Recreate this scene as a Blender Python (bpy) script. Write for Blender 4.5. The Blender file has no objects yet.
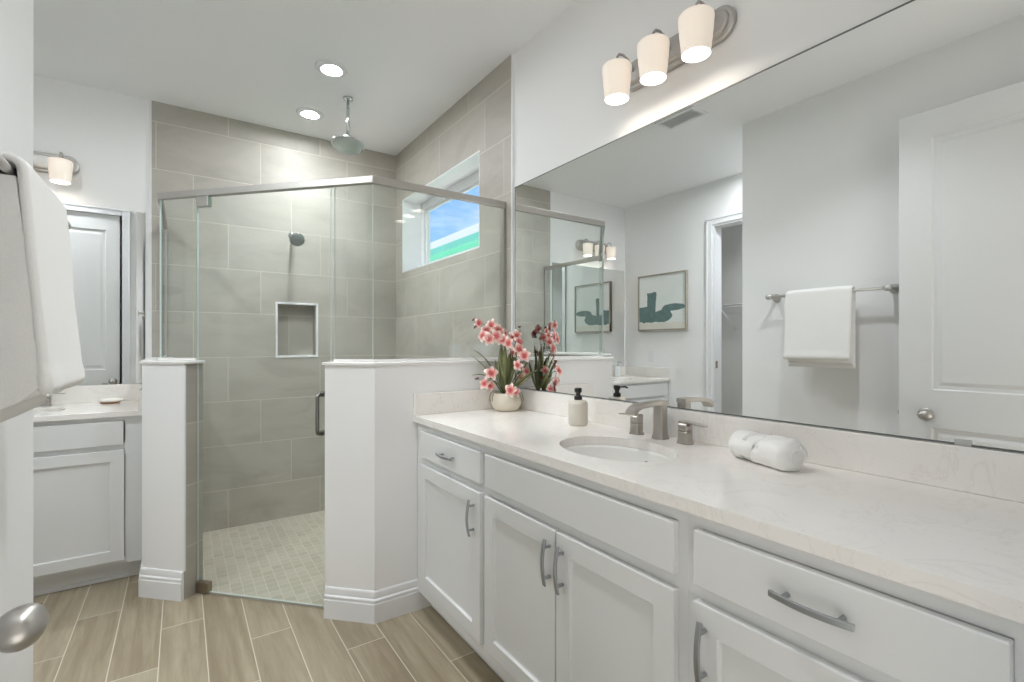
import bpy, bmesh, math, random
from mathutils import Vector, Matrix, noise
R = math.radians
PI = math.pi
random.seed(7)
scn = bpy.context.scene
COL = scn.collection

# ------------------------------------------------------------------ camera
cam_d = bpy.data.cameras.new('camera')
cam = bpy.data.objects.new('camera', cam_d); COL.objects.link(cam)
cam.location = (0, 0, 1.2453)
cam.rotation_euler = (R(90), 0, -0.5976)
cam_d.sensor_width = 36.0
cam_d.lens = 485.89 / 1024 * 36.0
cam_d.shift_y = 3.6 / 1024
cam_d.clip_start = 0.02
scn.camera = cam

# ------------------------------------------------------------------ exposure / sampling behaviour
scn.view_settings.view_transform = 'Standard'
scn.view_settings.look = 'None'
scn.view_settings.exposure = 0.62
scn.view_settings.gamma = 1.0
scn.view_settings.use_curve_mapping = False
cy = scn.cycles
cy.max_bounces = 14; cy.diffuse_bounces = 7; cy.glossy_bounces = 8
cy.transmission_bounces = 6; cy.transparent_max_bounces = 32
cy.sample_clamp_indirect = 4.0; cy.sample_clamp_direct = 0
cy.caustics_reflective = False; cy.caustics_refractive = False
cy.use_denoising = True

# light levels (one place to tune)
SKY_STRENGTH = 1.0       # the photograph is exposed so that the sky keeps its blue
GROUND_FILL_STRENGTH = 1.55     # ground half of the world, raised as ceiling fill through the doorway
SPOT_POWER = 1.0            # beam of the recessed lights
ADDED_CAN_STRENGTH = 50.0         # unseen recessed disc added as fill before the low shower wall
ADDED_NOOK_STRENGTH = 480.0
SHOWER_CAN_STRENGTH = 190.0
ADDED_AISLE_STRENGTH = 30.0   # dimmer unseen disc nearer the door, also added
ADDED_CLOSET_STRENGTH = 40.0
BULB_STRENGTH = 24.0

# ------------------------------------------------------------------ node helper
class Nodes:
    def __init__(s, tree): s.t = tree; s.n = tree.nodes; s.l = tree.links
    def new(s, typ, **kw):
        n = s.n.new(typ)
        for k, v in kw.items(): setattr(n, k, v)
        return n
    def put(s, sock, v):
        if isinstance(v, bpy.types.NodeSocket): s.l.new(v, sock)
        elif v is not None:
            if isinstance(v, (tuple, list)) and sock.type == 'RGBA' and len(v) == 3: v = (*v, 1)
            sock.default_value = v
    def m(s, op, a, b=None, c=None, clamp=False):
        n = s.new('ShaderNodeMath', operation=op, use_clamp=clamp)
        s.put(n.inputs[0], a)
        if b is not None: s.put(n.inputs[1], b)
        if c is not None: s.put(n.inputs[2], c)
        return n.outputs[0]
    def mix(s, f, a, b, mode='MIX'):
        n = s.new('ShaderNodeMix', data_type='RGBA', blend_type=mode)
        s.put(n.inputs[0], f); s.put(n.inputs[6], a); s.put(n.inputs[7], b)
        return n.outputs[2]
    def ramp(s, f, stops):
        n = s.new('ShaderNodeValToRGB'); s.put(n.inputs[0], f)
        e = n.color_ramp.elements
        while len(e) < len(stops): e.new(0.5)
        for i, (p, c) in enumerate(stops):
            e[i].position = p; e[i].color = (*c, 1)
        return n.outputs[0]
    def pos(s): return s.new('ShaderNodeNewGeometry').outputs['Position']
    def obj(s): return s.new('ShaderNodeTexCoord').outputs['Object']
    def sep(s, v):
        n = s.new('ShaderNodeSeparateXYZ'); s.put(n.inputs[0], v); return n.outputs
    def comb(s, x, y, z):
        n = s.new('ShaderNodeCombineXYZ')
        s.put(n.inputs[0], x); s.put(n.inputs[1], y); s.put(n.inputs[2], z); return n.outputs[0]
    def noise(s, v, scale, detail=3.0, rough=0.55, dist=0.0):
        n = s.new('ShaderNodeTexNoise'); s.put(n.inputs['Vector'], v)
        n.inputs['Scale'].default_value = scale; n.inputs['Detail'].default_value = detail
        n.inputs['Roughness'].default_value = rough; n.inputs['Distortion'].default_value = dist
        return n.outputs[0]
    def white(s, v):
        n = s.new('ShaderNodeTexWhiteNoise', noise_dimensions='3D'); s.put(n.inputs['Vector'], v); return n.outputs['Value']
    def bump(s, h, strength=0.3, dist=0.002):
        n = s.new('ShaderNodeBump'); n.inputs['Strength'].default_value = strength
        n.inputs['Distance'].default_value = dist; s.put(n.inputs['Height'], h); return n.outputs[0]

def srgb(r, g, b):
    f = lambda c: (c / 255 / 12.92) if c / 255 <= 0.04045 else ((c / 255 + 0.055) / 1.055) ** 2.4
    return (f(r), f(g), f(b))

def material(name, color, rough=0.5, metal=0.0, spec=0.5, build=None, emit=None, emit_strength=0.0, coat=0.0, sheen=0.0):
    m = bpy.data.materials.new(name); m.use_nodes = True
    N = Nodes(m.node_tree); p = m.node_tree.nodes['Principled BSDF']
    p.inputs['Base Color'].default_value = (*color, 1)
    p.inputs['Roughness'].default_value = rough
    p.inputs['Metallic'].default_value = metal
    p.inputs['Specular IOR Level'].default_value = spec
    if coat: p.inputs['Coat Weight'].default_value = coat
    if sheen: p.inputs['Sheen Weight'].default_value = sheen
    if emit: 
        p.inputs['Emission Color'].default_value = (*emit, 1); p.inputs['Emission Strength'].default_value = emit_strength
    if build: build(N, p)
    return m

def paint_bump(scale=90, strength=0.06, dist=0.002):
    def f(N, p):
        N.put(p.inputs['Normal'], N.bump(N.noise(N.pos(), scale, 3), strength, dist))
    return f

# ------------------------------------------------------------------ world: summer sky with thin cloud, pale ground below
w = bpy.data.worlds.new('sky'); scn.world = w; w.use_nodes = True
N = Nodes(w.node_tree)
bg = w.node_tree.nodes['Background']
dirv = N.new('ShaderNodeTexCoord').outputs['Generated']
sx, sy, sz = N.sep(dirv)
skycol = N.ramp(N.m('MULTIPLY_ADD', sz, 0.5, 0.5), [(0.0, srgb(236, 232, 224)), (0.485, srgb(236, 232, 224)), (0.5, srgb(190, 214, 245)), (0.56, srgb(160, 200, 250)),
                  (0.66, srgb(112, 165, 238)), (1.0, srgb(80, 135, 225))])
cl = N.noise(N.comb(sx, sy, N.m('MULTIPLY', sz, 4.0)), 3.2, 5, 0.6, 0.4)
cloud = N.m('MULTIPLY', N.m('SMOOTH_MIN', N.m('MULTIPLY', N.m('SUBTRACT', cl, 0.5, clamp=True), 4.0), 1.0, 0.2), N.m('GREATER_THAN', sz, 0.0))
added_grey = N.m('MULTIPLY', N.m('MULTIPLY', sy, -2.5, clamp=True), N.m('GREATER_THAN', sz, 0.0))     # grey added to the unseen entrance-side sky, makes doorway light less blue
skymix = N.mix(N.m('MULTIPLY', cloud, 0.75, clamp=True), skycol, srgb(240, 244, 250))
N.put(bg.inputs['Color'], N.mix(added_grey, skymix, srgb(182, 178, 172)))
N.put(bg.inputs['Strength'], N.m('MULTIPLY_ADD', N.m('LESS_THAN', sz, 0.0), GROUND_FILL_STRENGTH - SKY_STRENGTH, SKY_STRENGTH))

# ------------------------------------------------------------------ key dimensions (metres)
D = 1.472      # mirror wall
TX = 1.46      # tile face on that wall
YB = 3.858     # back wall
TY = 3.848     # tile face on it
C = 2.80       # ceiling
XP = -1.255    # wall with the picture
XT = -0.351    # towel wall
YT = 1.925     # its end
PZ = 1.150     # top of the low shower walls (cap above)
CAPZ = 1.165
K_OUT, K_IN, K_GL = 2.863, 3.026, 2.944    # X+Y of the diagonal faces and of the glass
GY, GX = 2.213, -0.089                     # glass planes on the straight runs

# ------------------------------------------------------------------ materials
wall_white = material('wall_paint', srgb(239, 239, 239), 0.6, spec=0.3, build=paint_bump(70, 0.05))
ceil_white = material('ceiling_paint', srgb(242, 243, 244), 0.75, spec=0.2, build=paint_bump(45, 0.10))
trim_white = material('trim_paint', srgb(232, 233, 235), 0.35, spec=0.4)
door_white = material('door_paint', srgb(226, 227, 227), 0.38, spec=0.4)
cab_white = material('cabinet_paint', srgb(222, 223, 223), 0.35, spec=0.4)
closet_grey = material('closet_paint', srgb(205, 205, 202), 0.7, spec=0.2)
nickel = material('brushed_nickel', srgb(188, 185, 180), 0.36, 1.0)
handle_nickel = material('handle_nickel', srgb(172, 175, 178), 0.42, 1.0)
nickel_dark = material('dark_nickel', srgb(130, 127, 122), 0.35, 1.0)
nickel_matte = material('satin_nickel_plate', srgb(190, 187, 183), 0.5, 1.0)
nickel_warm = material('brushed_nickel_faucet', srgb(180, 174, 167), 0.30, 1.0)
chrome = material('chrome', srgb(205, 208, 208), 0.10, 1.0)
spray_mat = material('spray_face', srgb(150, 156, 154), 0.4, 0.2)
rain_face = material('rain_face', srgb(196, 206, 202), 0.25, 0.6)
black_plastic = material('black_plastic', srgb(22, 18, 17), 0.3)
porcelain = material('porcelain', srgb(232, 231, 228), 0.12, spec=0.5, coat=0.4)
ceramic_cream = material('cream_ceramic', srgb(222, 213, 196), 0.35, build=lambda N, p: N.put(p.inputs['Normal'], N.bump(N.noise(N.obj(), 120, 3), 0.15, 0.002)))
bottle_mat = material('bottle_stoneware', srgb(214, 208, 196), 0.4, build=lambda N, p: N.put(p.inputs['Normal'], N.bump(N.noise(N.obj(), 160, 2), 0.1, 0.001)))
cap_stone = material('cap_stone', srgb(234, 232, 230), 0.2, spec=0.5)
rubber = material('clear_seal', srgb(168, 166, 156), 0.4)
bronze = material('pivot_metal', srgb(158, 146, 130), 0.42, 1.0)
vent_dark = material('vent_duct', srgb(215, 215, 213), 0.8)
dark_gap = material('dark_slot', srgb(60, 60, 58), 0.8)
frame_wood = material('picture_frame', srgb(165, 158, 146), 0.5, build=lambda N, p: N.put(p.inputs['Base Color'], N.mix(N.noise(N.obj(), 30, 3), srgb(150, 143, 131), srgb(176, 169, 157))))

def quartz(N, p):
    P = N.pos()
    vein = N.m('ABSOLUTE', N.m('SUBTRACT', N.noise(P, 5.0, 6, 0.62, 1.2), 0.5))
    vm = N.m('SUBTRACT', 1.0, N.m('DIVIDE', vein, 0.02, clamp=True), clamp=True)
    speck = N.m('GREATER_THAN', N.noise(P, 140, 2), 0.70)
    cloudy = N.noise(P, 9, 4)
    c = N.mix(cloudy, srgb(240, 237, 233), srgb(235, 231, 227))
    c = N.mix(N.m('MULTIPLY', vm, N.m('MULTIPLY', N.noise(P, 3, 2), 0.35)), c, srgb(200, 190, 178))
    c = N.mix(N.m('MULTIPLY', speck, 0.28), c, srgb(188, 178, 165))
    N.put(p.inputs['Base Color'], c)
quartz_mat = material('quartz_countertop', srgb(236, 231, 225), 0.16, spec=0.5, build=quartz)

def terry(N, p):
    h = N.noise(N.obj(), 420, 2); h2 = N.noise(N.obj(), 60, 3)
    N.put(p.inputs['Normal'], N.bump(N.m('ADD', h, N.m('MULTIPLY', h2, 0.6)), 0.28, 0.003))
    N.put(p.inputs['Base Color'], N.mix(h, srgb(236, 235, 233), srgb(246, 246, 244)))
towel_mat = material('white_terry', srgb(240, 240, 238), 0.95, spec=0.1, build=terry, sheen=0.3)

def tile_mat(name, axis, a0, step, diag=False):
    """0.60 x 0.3024 m stone-look tiles; joints move by `step` each row"""
    def f(N, p):
        P = N.pos(); x, y, z = N.sep(P)
        u = {'x': x, 'y': y}[axis] if not diag else N.m('MULTIPLY', N.m('SUBTRACT', x, y), 0.70711)
        row = N.m('FLOOR', N.m('DIVIDE', N.m('SUBTRACT', 2.671, z), 0.3024))
        fz = N.m('FRACT', N.m('DIVIDE', N.m('SUBTRACT', 2.671, z), 0.3024))
        uu = N.m('DIVIDE', N.m('SUBTRACT', N.m('SUBTRACT', u, a0), N.m('MULTIPLY', N.m('ADD', row, 1.0), step)), 0.6)
        cu = N.m('FLOOR', uu); fu = N.m('FRACT', uu)
        du = N.m('MULTIPLY', N.m('MINIMUM', fu, N.m('SUBTRACT', 1.0, fu)), 0.6)
        dz = N.m('MULTIPLY', N.m('MINIMUM', fz, N.m('SUBTRACT', 1.0, fz)), 0.3024)
        d = N.m('MINIMUM', du, dz)
        grout = N.m('SUBTRACT', 1.0, N.m('SMOOTHSTEP' if False else 'DIVIDE', N.m('SUBTRACT', d, 0.0012, clamp=True), 0.0012, clamp=True), clamp=True)
        rnd = N.white(N.comb(cu, row, 3.0))
        off = N.m('MULTIPLY', rnd, 37.0)
        V = N.comb(N.m('ADD', u, off), N.m('MULTIPLY', N.m('ADD', z, off), 1.9), off)
        n1 = N.noise(V, 2.2, 6, 0.62, 0.8); n2 = N.noise(V, 45, 3)
        c = N.ramp(n1, [(0.22, srgb(158, 152, 143)), (0.5, srgb(179, 174, 165)), (0.80, srgb(193, 189, 181))])
        c = N.mix(N.m('MULTIPLY', n2, 0.25), c, srgb(166, 159, 146))
        c = N.mix(N.m('MULTIPLY', rnd, 0.35), c, srgb(170, 166, 158))
        c = N.mix(grout, c, srgb(208, 203, 192))
        N.put(p.inputs['Base Color'], c)
        N.put(p.inputs['Normal'], N.bump(N.m('SUBTRACT', 1.0, grout), 0.4, 0.002))
    return material(name, srgb(176, 170, 160), 0.45, spec=0.3, build=f)
tile_back = tile_mat('tile_back', 'x', 0.266, 0.2)
tile_right = tile_mat('tile_right', 'y', 2.625, -0.2)
tile_diag = tile_mat('tile_diagonal', 'x', 0.1, 0.2, diag=True)

def plank(N, p):
    x, y, z = N.sep(N.pos())
    q = N.m('DIVIDE', N.m('SUBTRACT', x, 0.085), 0.158)
    i = N.m('FLOOR', q); fx = N.m('FRACT', q)
    yo = N.m('DIVIDE', N.m('SUBTRACT', N.m('SUBTRACT', y, 2.92), N.m('MULTIPLY', N.m('ADD', i, 3.0), 0.302)), 0.905)
    j = N.m('FLOOR', yo); fy = N.m('FRACT', yo)
    dx = N.m('MULTIPLY', N.m('MINIMUM', fx, N.m('SUBTRACT', 1.0, fx)), 0.158)
    dy = N.m('MULTIPLY', N.m('MINIMUM', fy, N.m('SUBTRACT', 1.0, fy)), 0.905)
    d = N.m('MINIMUM', dx, dy)
    grout = N.m('SUBTRACT', 1.0, N.m('DIVIDE', N.m('SUBTRACT', d, 0.0012, clamp=True), 0.0012, clamp=True), clamp=True)
    rnd = N.white(N.comb(i, j, 1.0)); rnd2 = N.white(N.comb(j, i, 5.0))
    off = N.m('MULTIPLY', rnd, 53.0)
    g = N.noise(N.comb(N.m('ADD', x, off), N.m('MULTIPLY', y, 0.07), off), 26, 6, 0.68, 0.5)
    g2 = N.noise(N.comb(N.m('ADD', x, off), N.m('MULTIPLY', y, 0.11), off), 7, 4, 0.6, 1.2)
    fine = N.noise(N.comb(x, N.m('MULTIPLY', y, 0.03), off), 190, 3)
    c = N.ramp(g, [(0.28, srgb(116, 103, 82)), (0.5, srgb(152, 140, 118)), (0.74, srgb(177, 166, 145))])
    c = N.mix(N.m('MULTIPLY', N.m('SUBTRACT', g2, 0.42, clamp=True), 2.6, clamp=True), c, srgb(120, 105, 84))
    c = N.mix(N.m('MULTIPLY', fine, 0.3), c, srgb(142, 128, 108))
    c = N.mix(N.m('MULTIPLY', rnd2, 0.60), c, srgb(172, 163, 143))
    c = N.mix(grout, c, srgb(205, 196, 180))
    N.put(p.inputs['Base Color'], c)
    N.put(p.inputs['Normal'], N.bump(N.m('ADD', N.m('MULTIPLY', g, 0.25), N.m('SUBTRACT', 1.0, grout)), 0.25, 0.002))
plank_mat = material('wood_plank_tile', srgb(170, 155, 132), 0.42, spec=0.4, build=plank)

def mosaic(N, p):
    x, y, z = N.sep(N.pos())
    s = 0.0525
    qx = N.m('DIVIDE', x, s); qy = N.m('DIVIDE', y, s)
    fx = N.m('FRACT', qx); fy = N.m('FRACT', qy)
    d = N.m('MULTIPLY', N.m('MINIMUM', N.m('MINIMUM', fx, N.m('SUBTRACT', 1.0, fx)), N.m('MINIMUM', fy, N.m('SUBTRACT', 1.0, fy))), s)
    grout = N.m('SUBTRACT', 1.0, N.m('DIVIDE', N.m('SUBTRACT', d, 0.001, clamp=True), 0.001, clamp=True), clamp=True)
    rnd = N.white(N.comb(N.m('FLOOR', qx), N.m('FLOOR', qy), 0.0))
    c = N.mix(rnd, srgb(174, 166, 150), srgb(187, 180, 165))
    c = N.mix(grout, c, srgb(206, 199, 185))
    N.put(p.inputs['Base Color'], c)
    N.put(p.inputs['Normal'], N.bump(N.m('SUBTRACT', 1.0, grout), 0.3, 0.001))
mosaic_mat = material('mosaic_tile', srgb(186, 178, 160), 0.4, build=mosaic)

def glass_mat(name, tint, refl=1.0):
    m = bpy.data.materials.new(name); m.use_nodes = True
    N = Nodes(m.node_tree); nt = m.node_tree
    nt.nodes.remove(nt.nodes['Principled BSDF'])
    out = nt.nodes['Material Output']
    tr = N.new('ShaderNodeBsdfTransparent'); N.put(tr.inputs[0], tint)
    gl = N.new('ShaderNodeBsdfGlossy'); gl.inputs['Roughness'].default_value = 0.0
    lw = N.new('ShaderNodeLayerWeight'); lw.inputs['Blend'].default_value = 0.5
    fr = N.m('MULTIPLY_ADD', N.m('POWER', lw.outputs['Facing'], 5.0), 0.96, 0.04)      # Schlick
    mx = N.new('ShaderNodeMixShader'); N.put(mx.inputs[0], N.m('MULTIPLY', fr, refl, clamp=True))
    nt.links.new(tr.outputs[0], mx.inputs[1]); nt.links.new(gl.outputs[0], mx.inputs[2])
    nt.links.new(mx.outputs[0], out.inputs[0])
    return m
glass_clear = glass_mat('shower_glass', (0.964, 0.986, 0.978))
glass_edge = material('glass_edge', srgb(218, 230, 226), 0.2, spec=0.6)
window_glass = glass_mat('window_glass', (0.97, 0.99, 0.985), 0.6)
mirror_mat = material('mirror_silver', (0.93, 0.94, 0.935), 0.0, 1.0)
mirror_edge = material('mirror_edge', srgb(112, 116, 114), 0.5, 0.0)
added_can_lens = material('added_can_lens', (1, 1, 1), 0.5, emit=(0.93, 0.97, 1.0), emit_strength=ADDED_CAN_STRENGTH)
added_aisle_lens = material('added_aisle_lens', (1, 1, 1), 0.5, emit=(0.93, 0.97, 1.0), emit_strength=ADDED_AISLE_STRENGTH)
added_nook_lens = material('added_nook_lens', (1, 1, 1), 0.5, emit=(0.93, 0.97, 1.0), emit_strength=ADDED_NOOK_STRENGTH)
added_closet_lens = material('added_closet_lens', (1, 1, 1), 0.5, emit=(0.93, 0.97, 1.0), emit_strength=ADDED_CLOSET_STRENGTH)
shower_lens = material('shower_lens', (1, 1, 1), 0.5, emit=(0.93, 0.97, 1.0), emit_strength=SHOWER_CAN_STRENGTH)
bulb_mat = material('lamp_bulb', (1, 1, 1), 0.5, emit=(1.0, 0.90, 0.78), emit_strength=BULB_STRENGTH)
shade_mat = material('frosted_shade', srgb(245, 236, 226), 0.35, spec=0.4, emit=(1.0, 0.84, 0.70), emit_strength=0.20)
shade_in = material('shade_inside', srgb(250, 246, 240), 0.5, emit=(1.0, 0.93, 0.85), emit_strength=3.0)
leaf_mat = material('orchid_leaf', srgb(86, 98, 62), 0.45, build=lambda N, p: N.put(p.inputs['Base Color'], N.mix(N.noise(N.obj(), 22, 3), srgb(84, 98, 58), srgb(146, 146, 100))))
stem_mat = material('orchid_stem', srgb(92, 96, 62), 0.5)
root_mat = material('orchid_root', srgb(128, 130, 108), 0.6)
moss_mat = material('potting_moss', srgb(86, 80, 58), 0.9, build=lambda N, p: N.put(p.inputs['Base Color'], N.mix(N.noise(N.obj(), 90, 3), srgb(58, 52, 36), srgb(112, 106, 76))))
def petal(N, p):
    v = N.new('ShaderNodeVectorMath', operation='LENGTH'); N.put(v.inputs[0], N.obj())
    r = N.m('DIVIDE', v.outputs['Value'], 0.031)
    r = N.m('ADD', r, N.m('MULTIPLY', N.m('SUBTRACT', N.noise(N.obj(), 110, 3), 0.5), 0.9))
    N.put(p.inputs['Base Color'], N.ramp(r, [(0.10, srgb(196, 92, 96)), (0.45, srgb(222, 134, 130)), (0.72, srgb(234, 176, 168)), (1.0, srgb(248, 232, 222))]))
petal_mat = material('orchid_petal', srgb(220, 130, 125), 0.6, spec=0.2, build=petal)
lip_mat = material('orchid_lip', srgb(206, 96, 104), 0.5)
bud_mat = material('orchid_bud', srgb(96, 62, 58), 0.5)
soap_mat = material('soap_bar', srgb(238, 234, 226), 0.45)
dish_wood = material('dish_wood', srgb(150, 104, 70), 0.5)
frost_bottle = material('frosted_bottle', srgb(226, 230, 230), 0.25, spec=0.5)
siding_green = material('neighbor_siding', srgb(120, 214, 182), 0.6)
soffit_green = material('neighbor_soffit', srgb(122, 220, 198), 0.6)
fascia_white = material('neighbor_fascia', srgb(250, 250, 248), 0.5)
roof_grey = material('neighbor_shingle', srgb(120, 116, 112), 0.9, build=paint_bump(30, 0.4, 0.01))

def painting(N, p):
    x, y, z = N.sep(N.obj())          # local: x across the picture (-.31..+.31), z up
    nz = N.noise(N.obj(), 9, 5, 0.65); nz2 = N.noise(N.obj(), 26, 3)
    jit = N.m('MULTIPLY', N.m('SUBTRACT', nz, 0.5), 0.07)
    def blob(cx, cz, hx, hz):
        a = N.m('SUBTRACT', N.m('ABSOLUTE', N.m('SUBTRACT', x, cx)), hx)
        b = N.m('SUBTRACT', N.m('ABSOLUTE', N.m('SUBTRACT', z, cz)), hz)
        return N.m('LESS_THAN', N.m('ADD', N.m('MAXIMUM', a, b), jit), 0.0)
    def oval(cx, cz, hx, hz):
        a = N.m('DIVIDE', N.m('SUBTRACT', x, cx), hx); b = N.m('DIVIDE', N.m('SUBTRACT', z, cz), hz)
        d = N.m('SQRT', N.m('ADD', N.m('MULTIPLY', a, a), N.m('MULTIPLY', b, b)))
        return N.m('LESS_THAN', N.m('ADD', d, N.m('MULTIPLY', jit, 8.0)), 1.0)
    jit = N.m('ADD', jit, N.m('MULTIPLY', N.m('SUBTRACT', nz2, 0.5), 0.05))
    jit = N.m('MULTIPLY', jit, 0.55)
    shape = blob(-0.13, -0.02, 0.058, 0.125)
    for b in ((-0.235, -0.125, 0.08, 0.08), (-0.10, -0.155, 0.14, 0.058)): shape = N.m('MAXIMUM', shape, blob(*b))
    for b in ((0.01, -0.145, 0.12, 0.065), (0.055, -0.095, 0.06, 0.055), (0.15, -0.062, 0.14, 0.036)):
        shape = N.m('MAXIMUM', shape, oval(*b))
    base = N.mix(N.noise(N.obj(), 5, 4), srgb(218, 226, 225), srgb(236, 238, 235))
    base = N.mix(N.m('MULTIPLY', N.m('LESS_THAN', N.m('ADD', z, jit), -0.215), 0.6), base, srgb(220, 214, 200))
    green = N.mix(nz2, srgb(78, 104, 104), srgb(118, 142, 141))
    N.put(p.inputs['Base Color'], N.mix(shape, base, green))
painting_mat = material('abstract_painting', srgb(220, 226, 222), 0.6, build=painting)

# ------------------------------------------------------------------ mesh builder
class MB:
    def __init__(s): s.v = []; s.f = []; s.mi = []; s.sm = []
    def add(s, verts, faces, mi=0, smooth=False):
        o = len(s.v); s.v += [tuple(v) for v in verts]
        for f in faces: s.f.append(tuple(o + i for i in f)); s.mi.append(mi); s.sm.append(smooth)
        return s
    def box(s, x0, x1, y0, y1, z0, z1, mi=0):
        x0, x1 = sorted((x0, x1)); y0, y1 = sorted((y0, y1)); z0, z1 = sorted((z0, z1))
        v = [(x, y, z) for z in (z0, z1) for y in (y0, y1) for x in (x0, x1)]
        return s.add(v, [(0, 2, 3, 1), (4, 5, 7, 6), (0, 1, 5, 4), (2, 6, 7, 3), (0, 4, 6, 2), (1, 3, 7, 5)], mi)
    def obox(s, M, sx, sy, sz, mi=0):
        v = [M @ Vector((x * sx / 2, y * sy / 2, z * sz / 2)) for z in (-1, 1) for y in (-1, 1) for x in (-1, 1)]
        return s.add(v, [(0, 2, 3, 1), (4, 5, 7, 6), (0, 1, 5, 4), (2, 6, 7, 3), (0, 4, 6, 2), (1, 3, 7, 5)], mi)
    def prism(s, poly, z0, z1, mi=0, side_mi=None):
        n = len(poly); a = sum(poly[i][0] * poly[(i + 1) % n][1] - poly[(i + 1) % n][0] * poly[i][1] for i in range(n))
        if a < 0: poly = poly[::-1]
        v = [(x, y, z0) for x, y in poly] + [(x, y, z1) for x, y in poly]
        s.add(v, [tuple(reversed(range(n))), tuple(range(n, 2 * n))], mi)
        o = len(s.v) - 2 * n
        for i in range(n):
            j = (i + 1) % n
            s.f.append((o + i, o + j, o + n + j, o + n + i)); s.sm.append(False)
            s.mi.append(mi if side_mi is None else (side_mi[i] if isinstance(side_mi, (list, tuple)) else side_mi))
        return s
    def lathe(s, prof, M=None, seg=32, mi=0, smooth=True, sx=1.0, sy=1.0):
        M = M or Matrix(); rings = []
        for r, z in prof:
            if r < 1e-6: rings.append([len(s.v)]); s.v.append(tuple(M @ Vector((0, 0, z))))
            else:
                rings.append(list(range(len(s.v), len(s.v) + seg)))
                for k in range(seg):
                    t = 2 * PI * k / seg
                    s.v.append(tuple(M @ Vector((r * sx * math.cos(t), r * sy * math.sin(t), z))))
        for a, b in zip(rings, rings[1:]):
            for k in range(seg):
                l = (k + 1) % seg
                if len(a) == 1 and len(b) == 1: continue
                if len(a) == 1: f = (a[0], b[l], b[k])
                elif len(b) == 1: f = (a[k], a[l], b[0])
                else: f = (a[k], a[l], b[l], b[k])
                s.f.append(f); s.mi.append(mi); s.sm.append(smooth)
        return s
    def tube(s, pts, rad, seg=12, mi=0, flat=None, up=None, caps=True, smooth=True):
        """sweep a round (or rectangular: flat=(w,h)) section along pts"""
        pts = [Vector(p) for p in pts]; n = len(pts)
        tang = []
        for i in range(n):
            t = (pts[min(i + 1, n - 1)] - pts[max(i - 1, 0)]); tang.append(t.normalized())
        ref = Vector(up) if up else (Vector((0, 0, 1)) if abs(tang[0].z) < 0.9 else Vector((1, 0, 0)))
        rings = []
        for i in range(n):
            t = tang[i]; a = ref - t * ref.dot(t)
            if a.length < 1e-5: a = t.orthogonal()
            a.normalize(); b = t.cross(a)
            if not up: ref = a
            r = rad[i] if isinstance(rad, (list, tuple)) else rad
            ring = []
            if flat:
                fw, fh = flat if not isinstance(flat[0], (list, tuple)) else flat[i]
                for (p, q) in ((-1, -1), (1, -1), (1, 1), (-1, 1)):
                    ring.append(len(s.v)); s.v.append(tuple(pts[i] + b * (p * fw / 2) + a * (q * fh / 2)))
            else:
                for k in range(seg):
                    th = 2 * PI * k / seg
                    ring.append(len(s.v)); s.v.append(tuple(pts[i] + a * (r * math.cos(th)) + b * (r * math.sin(th))))
            rings.append(ring)
        m = len(rings[0])
        for p, q in zip(rings, rings[1:]):
            for k in range(m):
                l = (k + 1) % m
                s.f.append((p[k], p[l], q[l], q[k])); s.mi.append(mi); s.sm.append(smooth and not flat)
        if caps:
            s.f.append(tuple(reversed(rings[0]))); s.mi.append(mi); s.sm.append(False)
            s.f.append(tuple(rings[-1])); s.mi.append(mi); s.sm.append(False)
        return s
    def grid(s, fn, nu, nv, mi=0, smooth=True, wrap_u=False):
        o = len(s.v)
        for j in range(nv + 1):
            for i in range(nu + (0 if wrap_u else 1)): s.v.append(tuple(fn(i / nu, j / nv)))
        w_ = nu if wrap_u else nu + 1
        for j in range(nv):
            for i in range(nu):
                i2 = (i + 1) % w_
                s.f.append((o + j * w_ + i, o + j * w_ + i2, o + (j + 1) * w_ + i2, o + (j + 1) * w_ + i)); s.mi.append(mi); s.sm.append(smooth)
        return s
    def panelled(s, M, w, h, t, panels, style='raised', mi=0, both=True):
        """door leaf: local u along x (0..w), height along z (0..h), front at y=-t/2 ... panels=[(u0,u1,z0,z1)]"""
        for side in ((-1, 1) if both else (-1,)):
            y0 = side * t / 2
            def P(u, z, dep): return M @ Vector((u, y0 - side * dep, z))
            def q(a, b, c, d):
                f = [a, b, c, d] if side < 0 else [a, d, c, b]
                s.add(f, [(0, 1, 2, 3)], mi)
            zs = sorted(panels, key=lambda p: p[2]); zc = 0
            for (u0, u1, z0, z1) in zs:
                q(P(0, zc, 0), P(w, zc, 0), P(w, z0, 0), P(0, z0, 0))
                q(P(0, z0, 0), P(u0, z0, 0), P(u0, z1, 0), P(0, z1, 0))
                q(P(u1, z0, 0), P(w, z0, 0), P(w, z1, 0), P(u1, z1, 0))
                if style == 'raised': ins = [(0, 0), (0.006, 0.009), (0.024, 0.009), (0.042, 0.003)]
                else: ins = [(0, 0), (0.0015, 0.009), (0.006, 0.010)]
                for (i0, d0), (i1, d1) in zip(ins, ins[1:]):
                    A = [P(u0 + i0, z0 + i0, d0), P(u1 - i0, z0 + i0, d0), P(u1 - i0, z1 - i0, d0), P(u0 + i0, z1 - i0, d0)]
                    B = [P(u0 + i1, z0 + i1, d1), P(u1 - i1, z0 + i1, d1), P(u1 - i1, z1 - i1, d1), P(u0 + i1, z1 - i1, d1)]
                    for k in range(4):
                        l = (k + 1) % 4; q(A[k], A[l], B[l], B[k])
                q(*B); zc = z1
            q(P(0, zc, 0), P(w, zc, 0), P(w, h, 0), P(0, h, 0))
        a, b = -t / 2, t / 2
        V = lambda u, y, z: M @ Vector((u, y, z))
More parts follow.
